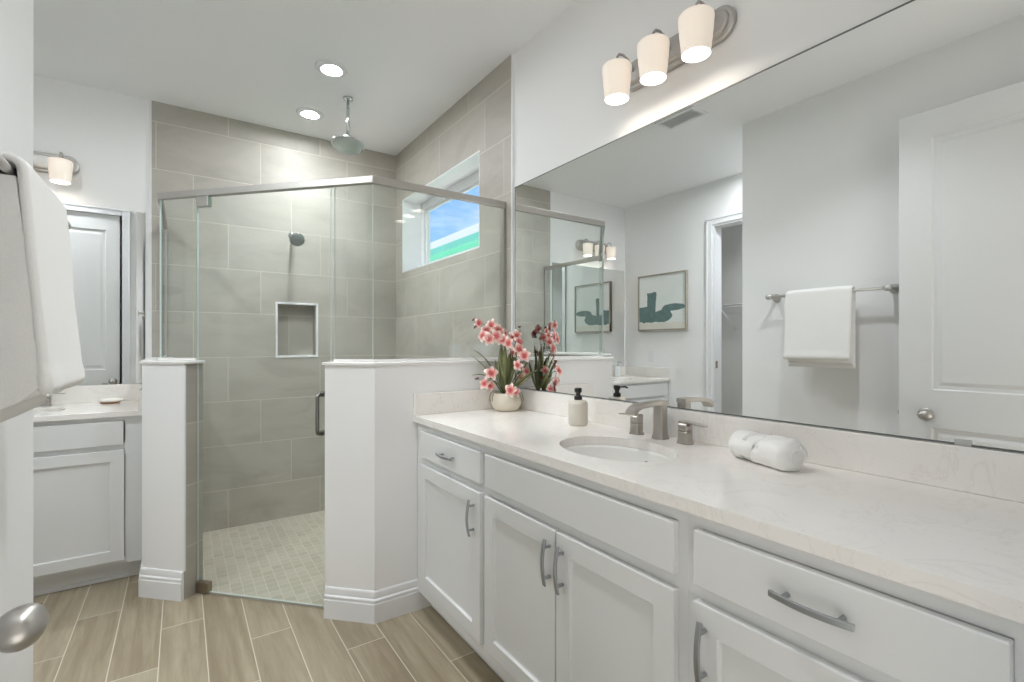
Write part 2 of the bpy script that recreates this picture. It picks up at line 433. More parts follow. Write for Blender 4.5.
        for f in ([V(0, a, 0), V(0, a, h), V(0, b, h), V(0, b, 0)], [V(w, a, 0), V(w, b, 0), V(w, b, h), V(w, a, h)],
                  [V(0, a, 0), V(0, b, 0), V(w, b, 0), V(w, a, 0)], [V(0, a, h), V(w, a, h), V(w, b, h), V(0, b, h)]):
            s.add(f, [(0, 1, 2, 3)], mi)
        if not both:
            s.add([V(0, b, 0), V(w, b, 0), V(w, b, h), V(0, b, h)], [(3, 2, 1, 0)], mi)
        return s
    def build(s, name, mats, parent=None, bevel=0.0, seg=2, merge=False, subsurf=0, kind=None, label=None, origin=None):
        me = bpy.data.meshes.new(name)
        o = Vector(origin) if origin else Vector((0, 0, 0))
        me.from_pydata([tuple(Vector(v) - o) for v in s.v], [], s.f)
        for m in (mats if isinstance(mats, (list, tuple)) else [mats]): me.materials.append(m)
        for p, mi, sm in zip(me.polygons, s.mi, s.sm): p.material_index = mi; p.use_smooth = sm
        if merge:
            bm = bmesh.new(); bm.from_mesh(me); bmesh.ops.remove_doubles(bm, verts=bm.verts, dist=1e-5)
            bmesh.ops.recalc_face_normals(bm, faces=bm.faces); bm.to_mesh(me); bm.free()
        me.validate(); me.update()
        ob = bpy.data.objects.new(name, me); COL.objects.link(ob); ob.location = o
        if parent:
            ob.parent = parent
            ob.matrix_parent_inverse = Matrix.Translation(parent.location).inverted() if parent.parent is None else Matrix.Translation(-wloc(parent))
        if bevel:
            b = ob.modifiers.new('bevel', 'BEVEL'); b.width = bevel; b.segments = seg; b.limit_method = 'ANGLE'; b.angle_limit = R(40)
            b.harden_normals = False
        if subsurf:
            b = ob.modifiers.new('sub', 'SUBSURF'); b.levels = subsurf; b.render_levels = subsurf
        if kind: ob['kind'] = kind
        if label: ob['label'] = label
        return ob

def wloc(o):
    l = Vector(o.location)
    # parents built here never rotate before their children are attached
    if o.parent: l = o.matrix_parent_inverse @ l + wloc(o.parent)
    return l

def tag(o, label, cat, group=None):
    o['label'] = label; o['category'] = cat
    if group: o['group'] = group
    return o
def thing(name, loc, label, cat, group=None):
    o = bpy.data.objects.new(name, None); COL.objects.link(o); o.location = loc
    o.empty_display_size = 0.05
    return tag(o, label, cat, group)
def copy_tree(o, parent=None):
    c = o.copy(); COL.objects.link(c)
    if parent: c.parent = parent
    for ch in list(o.children): copy_tree(ch, c)
    return c
T = Matrix.Translation
def rot(axis, deg): return Matrix.Rotation(R(deg), 4, axis)

# ================================================================== SETTING
# ---- floor
MB().prism([(-2.6, -0.07), (D, -0.07), (D, 2.2), (0.70, 2.2), (0.585, 2.36), (0.06, 2.92), (-0.10, 3.06), (-0.10, YB), (-2.6, YB)], -0.12, 0.0).build('floor', plank_mat, kind='structure')
MB().prism([(D, 2.2), (0.70, 2.2), (0.585, 2.36), (0.06, 2.92), (-0.10, 3.06), (-0.10, YB), (D, YB)], -0.12, -0.012).build('floor_shower', mosaic_mat, kind='structure')
MB().box(-2.62, 1.8, -0.07, 4.1, C, C + 0.12).build('ceiling', ceil_white, kind='structure')

# ---- wall with mirror and window
WY0, WY1, WZ0, WZ1 = 2.485, 3.697, 1.818, 2.396
wr = MB()
for a in ((-0.07, WY0, -.12, C), (WY1, YB + .2, -.12, C), (WY0, WY1, -.12, WZ0), (WY0, WY1, WZ1, C)):
    wr.box(D, 1.70, *a)
wr.build('wall_right', wall_white, kind='structure')
tr = MB()
for a in ((2.152, WY0, -.10, C), (WY1, TY, -.10, C), (WY0, WY1, -.10, WZ0), (WY0, WY1, WZ1, C)):
    tr.box(TX, D, *a)
tr.build('wall_tile_right', tile_right, kind='structure')
MB().box(TX - 0.001, D, 2.140, 2.1515, CAPZ + 0.0005, C).build('trim_1', trim_white, kind='structure', label='thin white edge strip where the shower tile stops beside the mirror')

# ---- back wall with tile and niche
MB().box(-1.40, D, YB, YB + 0.2, -.12, C).build('wall_back', wall_white, kind='structure')
NX0, NX1, NZ0, NZ1 = 0.570, 0.842, 1.160, 1.543
tb = MB()
for a in ((-0.156, NX0, -.10, C), (NX1, TX, -.10, C), (NX0, NX1, -.10, NZ0), (NX0, NX1, NZ1, C)):
    tb.box(a[0], a[1], TY, YB, a[2], a[3])
wall_tb = tb.build('wall_tile_back', tile_back, kind='structure')
# the niche is cut into the wall: replace the plain back wall by pieces around it
bpy.data.objects.remove(bpy.data.objects['wall_back'])
wb = MB()
for a in ((-1.40, NX0, -.12, C), (NX1, D, -.12, C), (NX0, NX1, -.12, NZ0), (NX0, NX1, NZ1, C)):
    wb.box(a[0], a[1], YB, YB + 0.2, a[2], a[3])
wb.build('wall_back', wall_white, kind='structure')
ni = MB()
ni.box(NX0, NX1, YB + 0.085, YB + 0.098, NZ0, NZ1)
for a in ((NX0, NX0 + .008, NZ0, NZ1), (NX1 - .008, NX1, NZ0, NZ1), (NX0 + .008, NX1 - .008, NZ0, NZ0 + .008), (NX0 + .008, NX1 - .008, NZ1 - .008, NZ1)):
    ni.box(a[0], a[1], YB + .0005, YB + 0.085, a[2], a[3])
ni.build('niche', tile_back, parent=wall_tb)
nf = MB()
for a in ((NX0 - .010, NX0 + .004, NZ0 - .010, NZ1 + .010), (NX1 - .004, NX1 + .010, NZ0 - .010, NZ1 + .010), (NX0 + .004, NX1 - .004, NZ0 - .010, NZ0 + .004), (NX0 + .004, NX1 - .004, NZ1 - .004, NZ1 + .010)):
    nf.box(a[0], a[1], TY - .005, TY + .009, a[2], a[3])
nf.build('niche_trim', trim_white, parent=wall_tb, bevel=0.002, label='white niche trim')
MB().box(-0.168, -0.1565, TY, YB - .0005, CAPZ + .0005, C).build('trim_2', trim_white, kind='structure', label='thin white edge strip at the left end of the back shower tile')

# ---- picture wall with closet doorway, towel wall, entry wall, toilet-room wall
CY0, CY1, CZ = 2.00, 2.755, 2.385
wp = MB()
for a in ((CY1, YB + .2, -.12, C), (YT - .12, CY0, -.12, C), (CY0, CY1, CZ, C)):
    wp.box(XP - .12, XP, *a)
wp.build('wall_left', wall_white, kind='structure')
MB().box(XT - .12, XT, -.07, YT, -.12, C).build('wall_towel', wall_white, kind='structure')
we = MB(); we.box(XT, -0.255, -.07, .05, -.12, C); we.box(0.715, D, -.07, .05, -.12, C); we.box(-0.255, 0.715, -.07, .05, 2.46, C)
we.build('wall_entry', wall_white, kind='structure')
DX0, DX1, DZ = -1.165, -0.455, 2.44
wt = MB(); wt.box(XP, DX0, YT - .12, YT, -.12, C); wt.box(DX1, XT - .12, YT - .12, YT, -.12, C); wt.box(DX0, DX1, YT - .12, YT, DZ, C)
wt.build('wall_toilet_room', wall_white, kind='structure')
# closet behind the doorway
wc = MB(); wc.box(-2.42, -2.30, 1.7, 3.9, -.12, C); wc.box(-2.30, XP - .12, 3.80, 3.9, -.12, C); wc.box(-2.30, XP - .12, 1.7, 1.8, -.12, C)
wc.build('wall_closet', closet_grey, kind='structure')

# ---- door casings
def casing(name, pts, w, t, normal, mat=trim_white):
    """three flat boards round an opening on a plane; pts=(axis, a0, a1, top, plane)"""
    axis, a0, a1, top, pl = pts; m = MB()
    lo, hi = sorted((pl, pl + normal * t)); lo2, hi2 = sorted((pl, pl + normal * (t + .006)))
    def b(u0, u1, z0, z1, l, h):
        if axis == 'y': m.box(l, h, u0, u1, z0, z1)
        else: m.box(u0, u1, l, h, z0, z1)
    b(a0 - w, a0, 0, top + w, lo, hi); b(a1, a1 + w, 0, top + w, lo, hi); b(a0, a1, top, top + w, lo, hi)
    b(a0 - w, a0 - w + .014, 0, top + w, lo2, hi2); b(a1 + w - .014, a1 + w, 0, top + w, lo2, hi2); b(a0 - w + .014, a1 + w - .014, top + w - .014, top + w, lo2, hi2)
    return m.build(name, mat, bevel=.002, kind='structure')
casing('trim_3', ('y', CY0, CY1, CZ, XP), .06, .012, 1)['label'] = 'white casing round the closet doorway'
jm = MB(); jm.box(XP - .12, XP, CY1 - .018, CY1 - .0005, 0, CZ - .0005); jm.box(XP - .12, XP, CY0 + .0005, CY0 + .018, 0, CZ - .0005); jm.box(XP - .12, XP, CY0 + .018, CY1 - .018, CZ - .018, CZ - .0005)
jamb = jm.build('trim_4', trim_white, kind='structure', label='white jamb lining of the closet doorway')
MB().box(XP - .055, XP - .025, CY1 - .0205, CY1 - .0178, 1.02, 1.09).build('strike_plate', bronze, parent=jamb)
casing('trim_5', ('x', DX0, DX1, DZ, YT), .06, .012, 1)['label'] = 'white casing round the closed panel door'

# ---- baseboards: moulded profile swept along a polyline (room side on the right-hand when walking)
BB = [(0, 0), (.014, 0), (.014, .084), (.0115, .088), (.0115, .097), (.0135, .099), (.0115, .104), (.0075, .108), (.0075, .118), (.006, .134), (.003, .141), (0, .141)]
def baseboard(name, pts, mat=trim_white):
    P = [Vector((x, y)) for x, y in pts]; n = len(P); m = MB(); rings = []
    for i in range(n):
        d0 = (P[i] - P[i - 1]).normalized() if i else None
        d1 = (P[i + 1] - P[i]).normalized() if i < n - 1 else None
        nr = lambda d: Vector((d.y, -d.x))
        if d0 is None: o = nr(d1)
        elif d1 is None: o = nr(d0)
        else:
            o = nr(d0) + nr(d1); o /= o.dot(nr(d0))
        rings.append([(P[i].x + o.x * a, P[i].y + o.y * a, z) for a, z in BB])
    k = len(BB)
    for a, b in zip(rings, rings[1:]):
        for j in range(k):
            l = (j + 1) % k; m.add([a[j], b[j], b[l], a[l]], [(0, 1, 2, 3)])
    m.add(rings[0], [tuple(reversed(range(k)))]); m.add(rings[-1], [tuple(range(k))])
    return m.build(name, mat, kind='structure', merge=True)
baseboard('baseboard_shower_right', [(0.545, 2.318), (0.717, 2.146), (0.993, 2.146)])
baseboard('baseboard_shower_left', [(-0.161, 3.34), (-0.161, 3.026), (0.008, 2.857)])
baseboard('baseboard_towel', [(XT, 0.06), (XT, YT)])
baseboard('baseboard_left', [(XP, 3.325), (XP, CY1 + .06)][::-1])
baseboard('baseboard_entry', [(0.715, .05), (0.88, .05)][::-1])

# ---- low shower walls (white outside, tile inside) with stone caps
def pony(name, outer, inner, tile_sides, tile_face):
    poly = outer + inner[::-1]
    m = MB(); m.prism(poly, -.10, PZ); return m, poly
def tiled_prism(name, poly, mis, mats):
    return MB().prism(poly, -.10, PZ, 0, mis).build(name, mats, kind='structure')
# right: counter-clockwise list; side i runs from poly[i] to poly[i+1]
pr = [(D - .0005, 2.146), (D - .0005, 2.261), (K_IN - 2.261, 2.261), (0.624, 2.402), (0.543, 2.320), (0.717, 2.146)]
wpr = tiled_prism('wall_shower_right', pr, [0, 1, 2, 2, 0, 0], [wall_white, tile_back, tile_diag])
pl = [(-0.161, YB - .011), (-0.161, 3.026), (0.010, 2.855), (0.091, 2.936), (-0.052, 3.079), (-0.052, YB - .011)]
wpl = tiled_prism('wall_shower_left', pl, [0, 0, 2, 2, 1, 0], [wall_white, tile_right, tile_diag])
o_ = .009
capr = [(D - .012, 2.146 - o_), (D - .012, 2.261 + o_), (K_IN + .017 - 2.273, 2.261 + o_), (0.624, 2.402 + o_), (0.543 - .015, 2.320 - .002), (0.717 - .005, 2.146 - o_)]
MB().prism(capr, PZ + .0002, CAPZ).build('wall_cap', cap_stone, parent=wpr, bevel=.003, label='white stone cap')
capl = [(-0.161 - o_, YB - .012), (-0.161 - o_, 3.022), (0.010 + .001, 2.855 - .014), (0.091 + .010, 2.936 - .004), (-0.052 + o_, 3.083), (-0.052 + o_, YB - .012)]
MB().prism(capl, PZ + .0002, CAPZ).build('wall_cap', cap_stone, parent=wpl, bevel=.003, label='white stone cap')
# white metal corner beads on the tile returns
MB().box(-.004, .004, -.004, .004, 0, PZ - .001).build('corner_bead', trim_white, parent=wpl).matrix_world = T((0.0135, 2.8535, .142)) @ rot('Z', 45) @ Matrix.Diagonal((1, 1, .873, 1))

# ---- window
win = MB()
fx0, fx1 = 1.615, 1.655
fw = .062
for a in ((WY0, WY0 + fw, WZ0, WZ1), (WY1 - fw, WY1, WZ0, WZ1), (WY0 + fw, WY1 - fw, WZ0, WZ0 + fw), (WY0 + fw, WY1 - fw, WZ1 - fw, WZ1)):
    win.box(fx0, fx1, *a)
g2 = fw + .022
for a in ((WY0 + fw, WY0 + g2, WZ0 + fw, WZ1 - fw), (WY1 - g2, WY1 - fw, WZ0 + fw, WZ1 - fw), (WY0 + g2, WY1 - g2, WZ0 + fw, WZ0 + g2), (WY0 + g2, WY1 - g2, WZ1 - g2, WZ1 - fw)):
    win.box(fx0 + .018, fx1, *a)
w1 = win.build('window_1', trim_white, bevel=.003, kind='structure', label='high white vinyl shower window showing blue sky')
MB().box(1.638, 1.644, WY0 + g2 - .004, WY1 - g2 + .004, WZ0 + g2 - .004, WZ1 - g2 + .004).build('window_pane', window_glass, parent=w1)
rv = MB()
for a in ((WY0, WY0 + .008, WZ0, WZ1), (WY1 - .008, WY1, WZ0, WZ1), (WY0 + .008, WY1 - .008, WZ0, WZ0 + .008), (WY0 + .008, WY1 - .008, WZ1 - .008, WZ1)):
    rv.box(TX - .002, fx0 - .0005, *a)
rv.build('window_reveal', trim_white, parent=w1)

# ---- doors
# entry door, swung open against the towel wall; its latch edge points down the room
dy0, dy1, dxf = 0.058, 0.975, -0.215
M1 = T((dxf - .0175, dy0, 0.012)) @ rot('Z', 90)          # local x -> +Y, front (-y) -> +X
dm = MB().panelled(M1, dy1 - dy0, 2.425, .035, [(.135, .782, .22, .812), (.135, .782, 1.003, 2.285)])
door1 = dm.build('door_1', door_white, bevel=.0015, kind='structure', merge=True, label='white two-panel door standing open in front of the towel wall')
kn = MB().lathe([(0, .0), (.033, .0), (.033, .004), (.028, .008), (.0, .008)], T((dxf, .862, .890)) @ rot('Y', 90), 32)
ks = kn.build('knob_rosette', nickel, parent=door1)
kb = MB().lathe([(.011, .006), (.010, .022), (.012, .028), (0.0, .028)], T((dxf, .862, .890)) @ rot('Y', 90), 24)
prof = [(math.sin(t) , -math.cos(t)) for t in [PI * k / 18 for k in range(19)]]
egg = []
for r_, z_ in prof: egg.append((r_ * .0255 * (1 + .10 * z_) if 0 < r_ else 0, z_ * .026 + .048))
kb.lathe([(max(0, a if a > 1e-4 else 0), b) for a, b in egg], T((dxf, .862, .890)) @ rot('Y', 90) @ rot('X', 12), 40, sx=1.0, sy=1.28)
kb.build('door_knob', nickel, parent=door1, label='satin nickel egg knob')
MB().box(dxf - .030, dxf - .005, dy1, dy1 + .0015, .86, .915).build('latch_plate', nickel, parent=door1)
MB().box(dxf - .024, dxf - .012, dy1 + .0015, dy1 + .010, .878, .898).build('latch_bolt', nickel, parent=door1, bevel=.002)
for z in (.25, 1.2, 2.2):
    MB().lathe([(0, -.045), (.006, -.045), (.006, .045), (0, .045)], T((dxf - .001, dy0 - .001, z)), 12).build('hinge', nickel, parent=door1)
# toilet-room door, closed
M2 = T((DX1 - .0015, YT - .028, 0.012)) @ rot('Z', 180)
dm = MB().panelled(M2, DX1 - DX0 - .003, DZ - .016, .035, [(.115, .592, .22, .812), (.115, .592, 1.003, 2.285)])
door2 = dm.build('door_2', door_white, kind='structure', merge=True, label='closed white two-panel door reflected in the far mirror')
kn = MB().lathe([(0, .0), (.032, .0), (.032, .004), (.012, .010), (.010, .026), (.016, .032), (.027, .042), (.026, .058), (.014, .070), (0, .072)], T((DX1 - .068, YT - .010, .905)) @ rot('X', -90), 28)
kn.build('door_knob', nickel, parent=door2, label='satin nickel round knob')

# ================================================================== SHOWER
enc = thing('shower_enclosure', (GX, 3.075, CAPZ), 'clear fixed glass panels with brushed metal header rail on the low shower walls', 'shower screen')
HZ0, HZ1 = 1.988, 2.022
CR = (0.731, GY); CL = (-0.088, 3.075); GX = CL[0]
def off_poly(a, b, t):
    a, b = Vector(a), Vector(b); d = (b - a).normalized(); n = Vector((-d.y, d.x)) * t / 2
    return [(a + n)[:], (b + n)[:], (b - n)[:], (a - n)[:]]
def glass_panel(a, b, z0, z1, parent, t=.008):
    poly = off_poly(a, b, t)
    return MB().prism([tuple(p) for p in poly], z0, z1, 1, None).add([], []) if False else _glass(poly, z0, z1, parent)
def _glass(poly, z0, z1, parent):
    m = MB(); v = [(x, y, z0) for x, y in poly] + [(x, y, z1) for x, y in poly]
    # big faces 0-1 and 2-3, edges elsewhere
    m.add(v, [(0, 1, 5, 4), (2, 3, 7, 6)], 0)
    m.add(v, [(1, 2, 6, 5), (3, 0, 4, 7), (0, 3, 2, 1), (4, 5, 6, 7)], 1)
    return m.build('glass_panel', [glass_clear, glass_edge], parent=parent, merge=True)
dirD = (Vector(CR) - Vector(CL)).normalized()
DH = Vector((0.0695, 2.9093)); DL = Vector((0.5824, 2.3694))    # hinge and latch edges of the door
gz0 = CAPZ + .010
glass_panel(CL, (GX, TY - .004), gz0, HZ0 + .01, enc)
glass_panel(CL, DH - dirD * .004, gz0, HZ0 + .01, enc)
glass_panel(DL + dirD * .020, CR, gz0, HZ0 + .01, enc)
glass_panel(CR, (TX - .006, GY), gz0, HZ0 + .01, enc)
# header: one mitred square rail
def rail(pts, w_, z0, z1):
    P = [Vector(p) for p in pts]; L = []; Rr = []
    for i, p in enumerate(P):
        ds = []
        if i: ds.append((p - P[i - 1]).normalized())
        if i < len(P) - 1: ds.append((P[i + 1] - p).normalized())
        ns = [Vector((-d.y, d.x)) for d in ds]; o = sum(ns, Vector((0, 0)))
        o = o / o.dot(ns[0]) * (w_ / 2)
        L.append(p + o); Rr.append(p - o)
    m = MB()
    for i in range(len(P) - 1):
        a, b, c, d = L[i], L[i + 1], Rr[i + 1], Rr[i]
        v = [(*q, z) for z in (z0, z1) for q in (a, b, c, d)]
        f = [(0, 1, 2, 3), (7, 6, 5, 4), (0, 4, 5, 1), (2, 6, 7, 3)]
        if i == 0: f.append((3, 7, 4, 0))
        if i == len(P) - 2: f.append((1, 5, 6, 2))
        m.add(v, f)
    return m
rail([(GX, TY - .001), CL, CR, (TX - .001, GY)], .026, HZ0, HZ1).build('header_rail', nickel, parent=enc, merge=True, bevel=.003)
MB().box(TX - .016, TX - .0005, GY - .011, GY + .011, CAPZ + .0005, HZ0 - .0005).build('wall_channel', nickel, parent=enc)
MB().box(GX - .011, GX + .011, TY - .016, TY - .0005, CAPZ + .0005, HZ0 - .0005).build('wall_channel', nickel, parent=enc)
bc = rail([(DL + dirD * .020)[:], CR, (TX - .017, GY)], .020, CAPZ + .0005, CAPZ + .012)
bc.build('bottom_channel', cap_stone, parent=enc, merge=True)
rail([(GX, TY - .017), CL, (DH - dirD * .004)[:]], .020, CAPZ + .0005, CAPZ + .012).build('bottom_channel', cap_stone, parent=enc, merge=True)

sd = thing('shower_door', (DH.x, DH.y, 0), 'frameless clear glass shower door with a vertical pull handle', 'shower door')
_glass([tuple(p) for p in off_poly(DH, DL, .008)], .012, HZ0 - .004, sd)
MD = T((DH.x, DH.y, 0)) @ Matrix.Rotation(math.atan2(dirD.y, dirD.x), 4, 'Z')      # local x runs along the door towards the latch, -y faces the camera
for z0, z1, mt in ((.008, .058, bronze), (HZ0 - .053, HZ0 - .0015, nickel)):
    MB().obox(MD @ T((.036, 0, (z0 + z1) / 2)), .070, .030, z1 - z0).build('pivot_hinge', mt, parent=sd, bevel=.003, label='square pivot clamp')
hb = MB()
wdoor = (DL - DH).length
hx = wdoor - .042
for s_ in (-1, 1):
    pts = [(hx, s_ * .006, .828)] + [(hx, s_ * (.045 - .018 + .018 * math.sin(t)), .828 + .018 - .018 * math.cos(t)) for t in (0.2, .6, 1.0, 1.4, PI / 2)]
    pts += [(hx, s_ * (.045 - .018 + .018 * math.cos(t)), 1.012 - .018 + .018 * math.sin(t)) for t in (0, .4, .8, 1.2, PI / 2)] + [(hx, s_ * .006, 1.012)]
    hb.tube([MD @ Vector(p) for p in pts], .0085, 14)
    for z in (.828, 1.012): hb.lathe([(0, .0), (.013, 0), (.013, .004), (0, .004)], MD @ T((hx, s_ * .0052, z)) @ rot('X', 90 if s_ < 0 else -90), 20)
hb.build('pull_handle', nickel_dark, parent=sd)
MB().obox(MD @ T((wdoor / 2, 0, .006)), wdoor - .004, .012, .010).build('bottom_seal', rubber, parent=sd)

# rain head on a ceiling drop
rx, ry = 0.869, 3.114
rh = thing('rain_shower_head', (rx, ry, C), 'round chrome rain shower head hanging from the ceiling on a drop arm', 'shower head')
MB().lathe([(0, C - .0005), (.030, C - .0005), (.030, C - .010), (.014, C - .018), (0, C - .018)], T((rx, ry, 0)), 28).build('flange', chrome, parent=rh)
MB().tube([(rx, ry, C - .012), (rx, ry, 2.545)], .0095, 16).build('drop_arm', chrome, parent=rh)
MH = T((rx, ry, 2.525)) @ rot('X', -10) @ rot('Y', 7)
MB().lathe([(0, .024), (.013, .024), (.017, .012), (.014, .002), (.030, -.004), (.092, -.016), (.098, -.022), (.098, -.029), (.094, -.031), (0, -.031)], MH, 48).build('head', chrome, parent=rh)
fc = MB().lathe([(0, -.0335), (.086, -.0335), (.088, -.0315), (0, -.0311)], MH, 48)
for ring, n in ((.016, 6), (.034, 12), (.052, 18), (.070, 24)):
    for k in range(n):
        a = 2 * PI * k / n
        fc.lathe([(0, -.037), (.0026, -.036), (.003, -.0335)], MH @ T((ring * math.cos(a), ring * math.sin(a), 0)), 6)
fc.build('spray_face', rain_face, parent=rh, label='grey spray face')

# shower head on the back wall
wx, wz = 0.672, 2.045
wh = thing('wall_shower_head', (wx, TY, wz), 'chrome shower head on a bent arm on the back tile wall', 'shower head')
MB().lathe([(0, 0), (.028, 0), (.026, .006), (.010, .012), (0, .012)], T((wx, TY - .0005, wz)) @ rot('X', 90), 28).build('flange', chrome, parent=wh)
MB().tube([(wx, TY - .006, wz), (wx, TY - .05, wz + .004), (wx + .002, TY - .09, wz - .004), (wx + .006, TY - .120, wz - .026)], .009, 14).build('shower_arm', chrome, parent=wh)
MS = T((wx + .008, TY - .130, wz - .036)) @ rot('Z', -8) @ rot('X', -58)
MB().lathe([(0, .020), (.012, .020), (.015, .008), (.015, -.004), (.030, -.020), (.046, -.034), (.050, -.042), (.050, -.048), (0, -.048)], MS, 36).build('head', chrome, parent=wh)
fc = MB().lathe([(0, -.0515), (.042, -.0515), (.0445, -.0482), (0, -.0481)], MS, 36)
for ring, n in ((.010, 6), (.022, 10), (.034, 16)):
    for k in range(n):
        a = 2 * PI * k / n
        fc.lathe([(0, -.055), (.0025, -.054), (.003, -.0515)], MS @ T((ring * math.cos(a), ring * math.sin(a), 0)), 6)
fc.build('spray_face', spray_mat, parent=wh, label='grey spray face')

# recessed lights
def can(x, y, label, lens, group):
    pw = {'added_can_lens': 26, 'added_nook_lens': 14, 'added_aisle_lens': 38, 'added_closet_lens': 50, 'shower_lens': 38}[lens.name]
    ld = bpy.data.lights.new('can_spot', 'SPOT'); ld.energy = pw * SPOT_POWER; ld.color = (0.93, 0.97, 1.0)
    ld.spot_size = R(118); ld.spot_blend = 0.9; ld.shadow_soft_size = 0.06
    lo = bpy.data.objects.new('can_spot', ld); COL.objects.link(lo); lo.location = (x, y, C - .016)
    t = thing('recessed_light', (x, y, C), label, 'ceiling light', group)
    m = MB().lathe([(.0505, C - .0045), (.0505, C - .009), (.062, C - .012), (.078, C - .010), (.086, C - .006), (.088, C - .0005), (.0505, C - .0005)], T((x, y, 0)), 48)
    m.build('trim_ring', trim_white, parent=t)
    MB().lathe([(0, C - .0075), (.050, C - .0075), (.050, C - .004), (0, C - .004)], T((x, y, 0)), 40, smooth=False).build('lens', lens, parent=t)
    return t
can(0.701, 2.836, 'round recessed ceiling light nearer the camera, just outside the shower glass corner', shower_lens, 'recessed ceiling lights')
can(0.717, 3.468, 'round recessed ceiling light over the shower, nearer the back tile wall', shower_lens, 'recessed ceiling lights')
can(0.42, 1.12, 'added round recessed ceiling light, out of view over the aisle in front of the sink', added_aisle_lens, 'recessed ceiling lights')  # added lamp, hidden above the view, lights the counter
can(0.58, 2.15, 'added round recessed ceiling light, out of view over the floor in front of the low shower wall', added_can_lens, 'recessed ceiling lights')  # added lamp, clear of the mirror, fills the floor and low wall
can(-0.85, 2.09, 'added round recessed ceiling light, out of view in the nook before the closed panel door', added_nook_lens, 'recessed ceiling lights')  # added lamp behind the towel wall corner, brightens the alcove
can(-1.85, 2.6, 'added round recessed ceiling light, out of view inside the closet', added_closet_lens, 'recessed ceiling lights')  # added lamp, lifts the dark closet interior

# ================================================================== CABINETS
def pull(parent, M, L=.136):
    """arched bar pull; local x along its length, +z outward from the front, centred"""
    m = MB(); n = 14
    pts = []; fl = []
    for k in range(n + 1):
        s_ = k / n * 2 - 1
        pts.append(M @ Vector((s_ * L / 2, 0, .020 + .010 * (1 - s_ * s_)))); fl.append((.0115, .0070))
    up = (M.to_3x3() @ Vector((0, 0, 1)))
    m.tube(pts, 0, flat=fl, up=up)
    for s_ in (-1, 1):
        a = M @ Vector((s_ * L * .33, 0, .0)); b = M @ Vector((s_ * L * .33, 0, .025))
        m.tube([a, b], .0048, 10)
    return m.build('handle', handle_nickel, parent=parent, bevel=.0015, label='arched satin nickel bar pull')

def shaker(parent, Mf, u0, u1, z0, z1, name='door', t=.020, rail_w=.056):
    """Mf maps (u along the front, outward -> -y, z) to world; the leaf's back sits on y=0"""
    w_, h_ = u1 - u0, z1 - z0
    M = Mf @ T((u0, -t / 2 - .0005, z0))
    if name == 'door': m = MB().panelled(M, w_, h_, t, [(rail_w, w_ - rail_w, rail_w, h_ - rail_w)], 'shaker', both=False)
    else:
        m = MB(); m.obox(Mf @ T(((u0 + u1) / 2, -t / 2 - .0005, (z0 + z1) / 2)), w_, t, h_)
    return m.build(name, cab_white, parent=parent, bevel=.0025, merge=True)

# main vanity: front faces -X.  u runs along -Y (left to right in view), u = YV - y
YV = 2.144
FX = 0.920
MV = T((FX, YV, 0)) @ rot('Z', -90)          # local x -> -Y ; local -y -> -X
def cabinet(label, Mf, u0, u1, top, depth, toe=.075, toe_h=.090, fronts=()):
    pos_ = Mf @ Vector(((u0 + u1) / 2, depth / 2, 0))
    t = thing('vanity_cabinet', pos_, label, 'cabinet', None)
    m = MB()
    def bx(a, b, c, d, e, f):
        m.obox(Mf @ T(((a + b) / 2, (c + d) / 2, (e + f) / 2)), b - a, d - c, f - e)
    th = .018
    bx(u0, u0 + th, .019, depth, toe_h, top); bx(u1 - th, u1, .019, depth, toe_h, top)
    bx(u0 + th, u1 - th, .019, depth, toe_h, toe_h + th)
    bx(u0 + th, u1 - th, depth - .006, depth, toe_h + th, top)
    m.build('carcass', cab_white, parent=t)
    m = MB()
    for a in fronts['frame']: bx(a[0], a[1], 0, .019, a[2], a[3])
    m.build('face_frame', cab_white, parent=t)
    m = MB(); bx(u0, u1, toe, toe + .016, 0.0, toe_h); bx(u0, u1, toe - .010, toe, 0.0, .018)
    m.build('toe_kick', cab_white, parent=t)
    return t
VT = .884
DF = D - .0015 - FX
# unit edges along u
e0, e1, e2, e3 = 0.0, 0.629, 1.482, 2.090
def frame(u0, u1, l, r, top=VT, mids=((.702, .735),), mulls=()):
    f = [(u0, u0 + l, .09, top), (u1 - r, u1, .09, top), (u0 + l, u1 - r, .852 if top == VT else top - .035, top), (u0 + l, u1 - r, .09, .15)]
    for a, b in mids: f.append((u0 + l, u1 - r, a - .015, b + .015))
    for a, b in mulls: f.append((a, b, .15, mids[0][0] - .015))
    return f
cA = cabinet('white single-door vanity unit with small drawer, next to the low shower wall', MV, e0, e1 - .0005, VT, DF, fronts=dict(frame=frame(e0, e1 - .0005, .10, .03)))
dr = shaker(cA, MV, YV - 2.065, YV - 1.532, .735, .852, 'drawer'); pull(dr, MV @ T((YV - 1.785, -.0205, .791)) @ rot('X', 90))
dd = shaker(cA, MV, YV - 2.065, YV - 1.532, .150, .702, 'door'); pull(dd, MV @ T((YV - 1.574, -.0205, .604)) @ rot('X', 90) @ rot('Z', 90))
cB = cabinet('white two-door sink vanity unit under the oval basin, with long blank drawer panel', MV, e1, e2 - .0005, VT, DF, fronts=dict(frame=frame(e1, e2 - .0005, .02, .028, mulls=((YV - 1.12, YV - 1.075),))))
shaker(cB, MV, YV - 1.498, YV - .687, .735, .852, 'false_front')
dd = shaker(cB, MV, YV - 1.498, YV - 1.1005, .150, .702, 'door'); pull(dd, MV @ T((YV - 1.122, -.0205, .607)) @ rot('X', 90) @ rot('Z', 90))
dd = shaker(cB, MV, YV - 1.0935, YV - .687, .150, .702, 'door'); pull(dd, MV @ T((YV - 1.063, -.0205, .607)) @ rot('X', 90) @ rot('Z', 90))
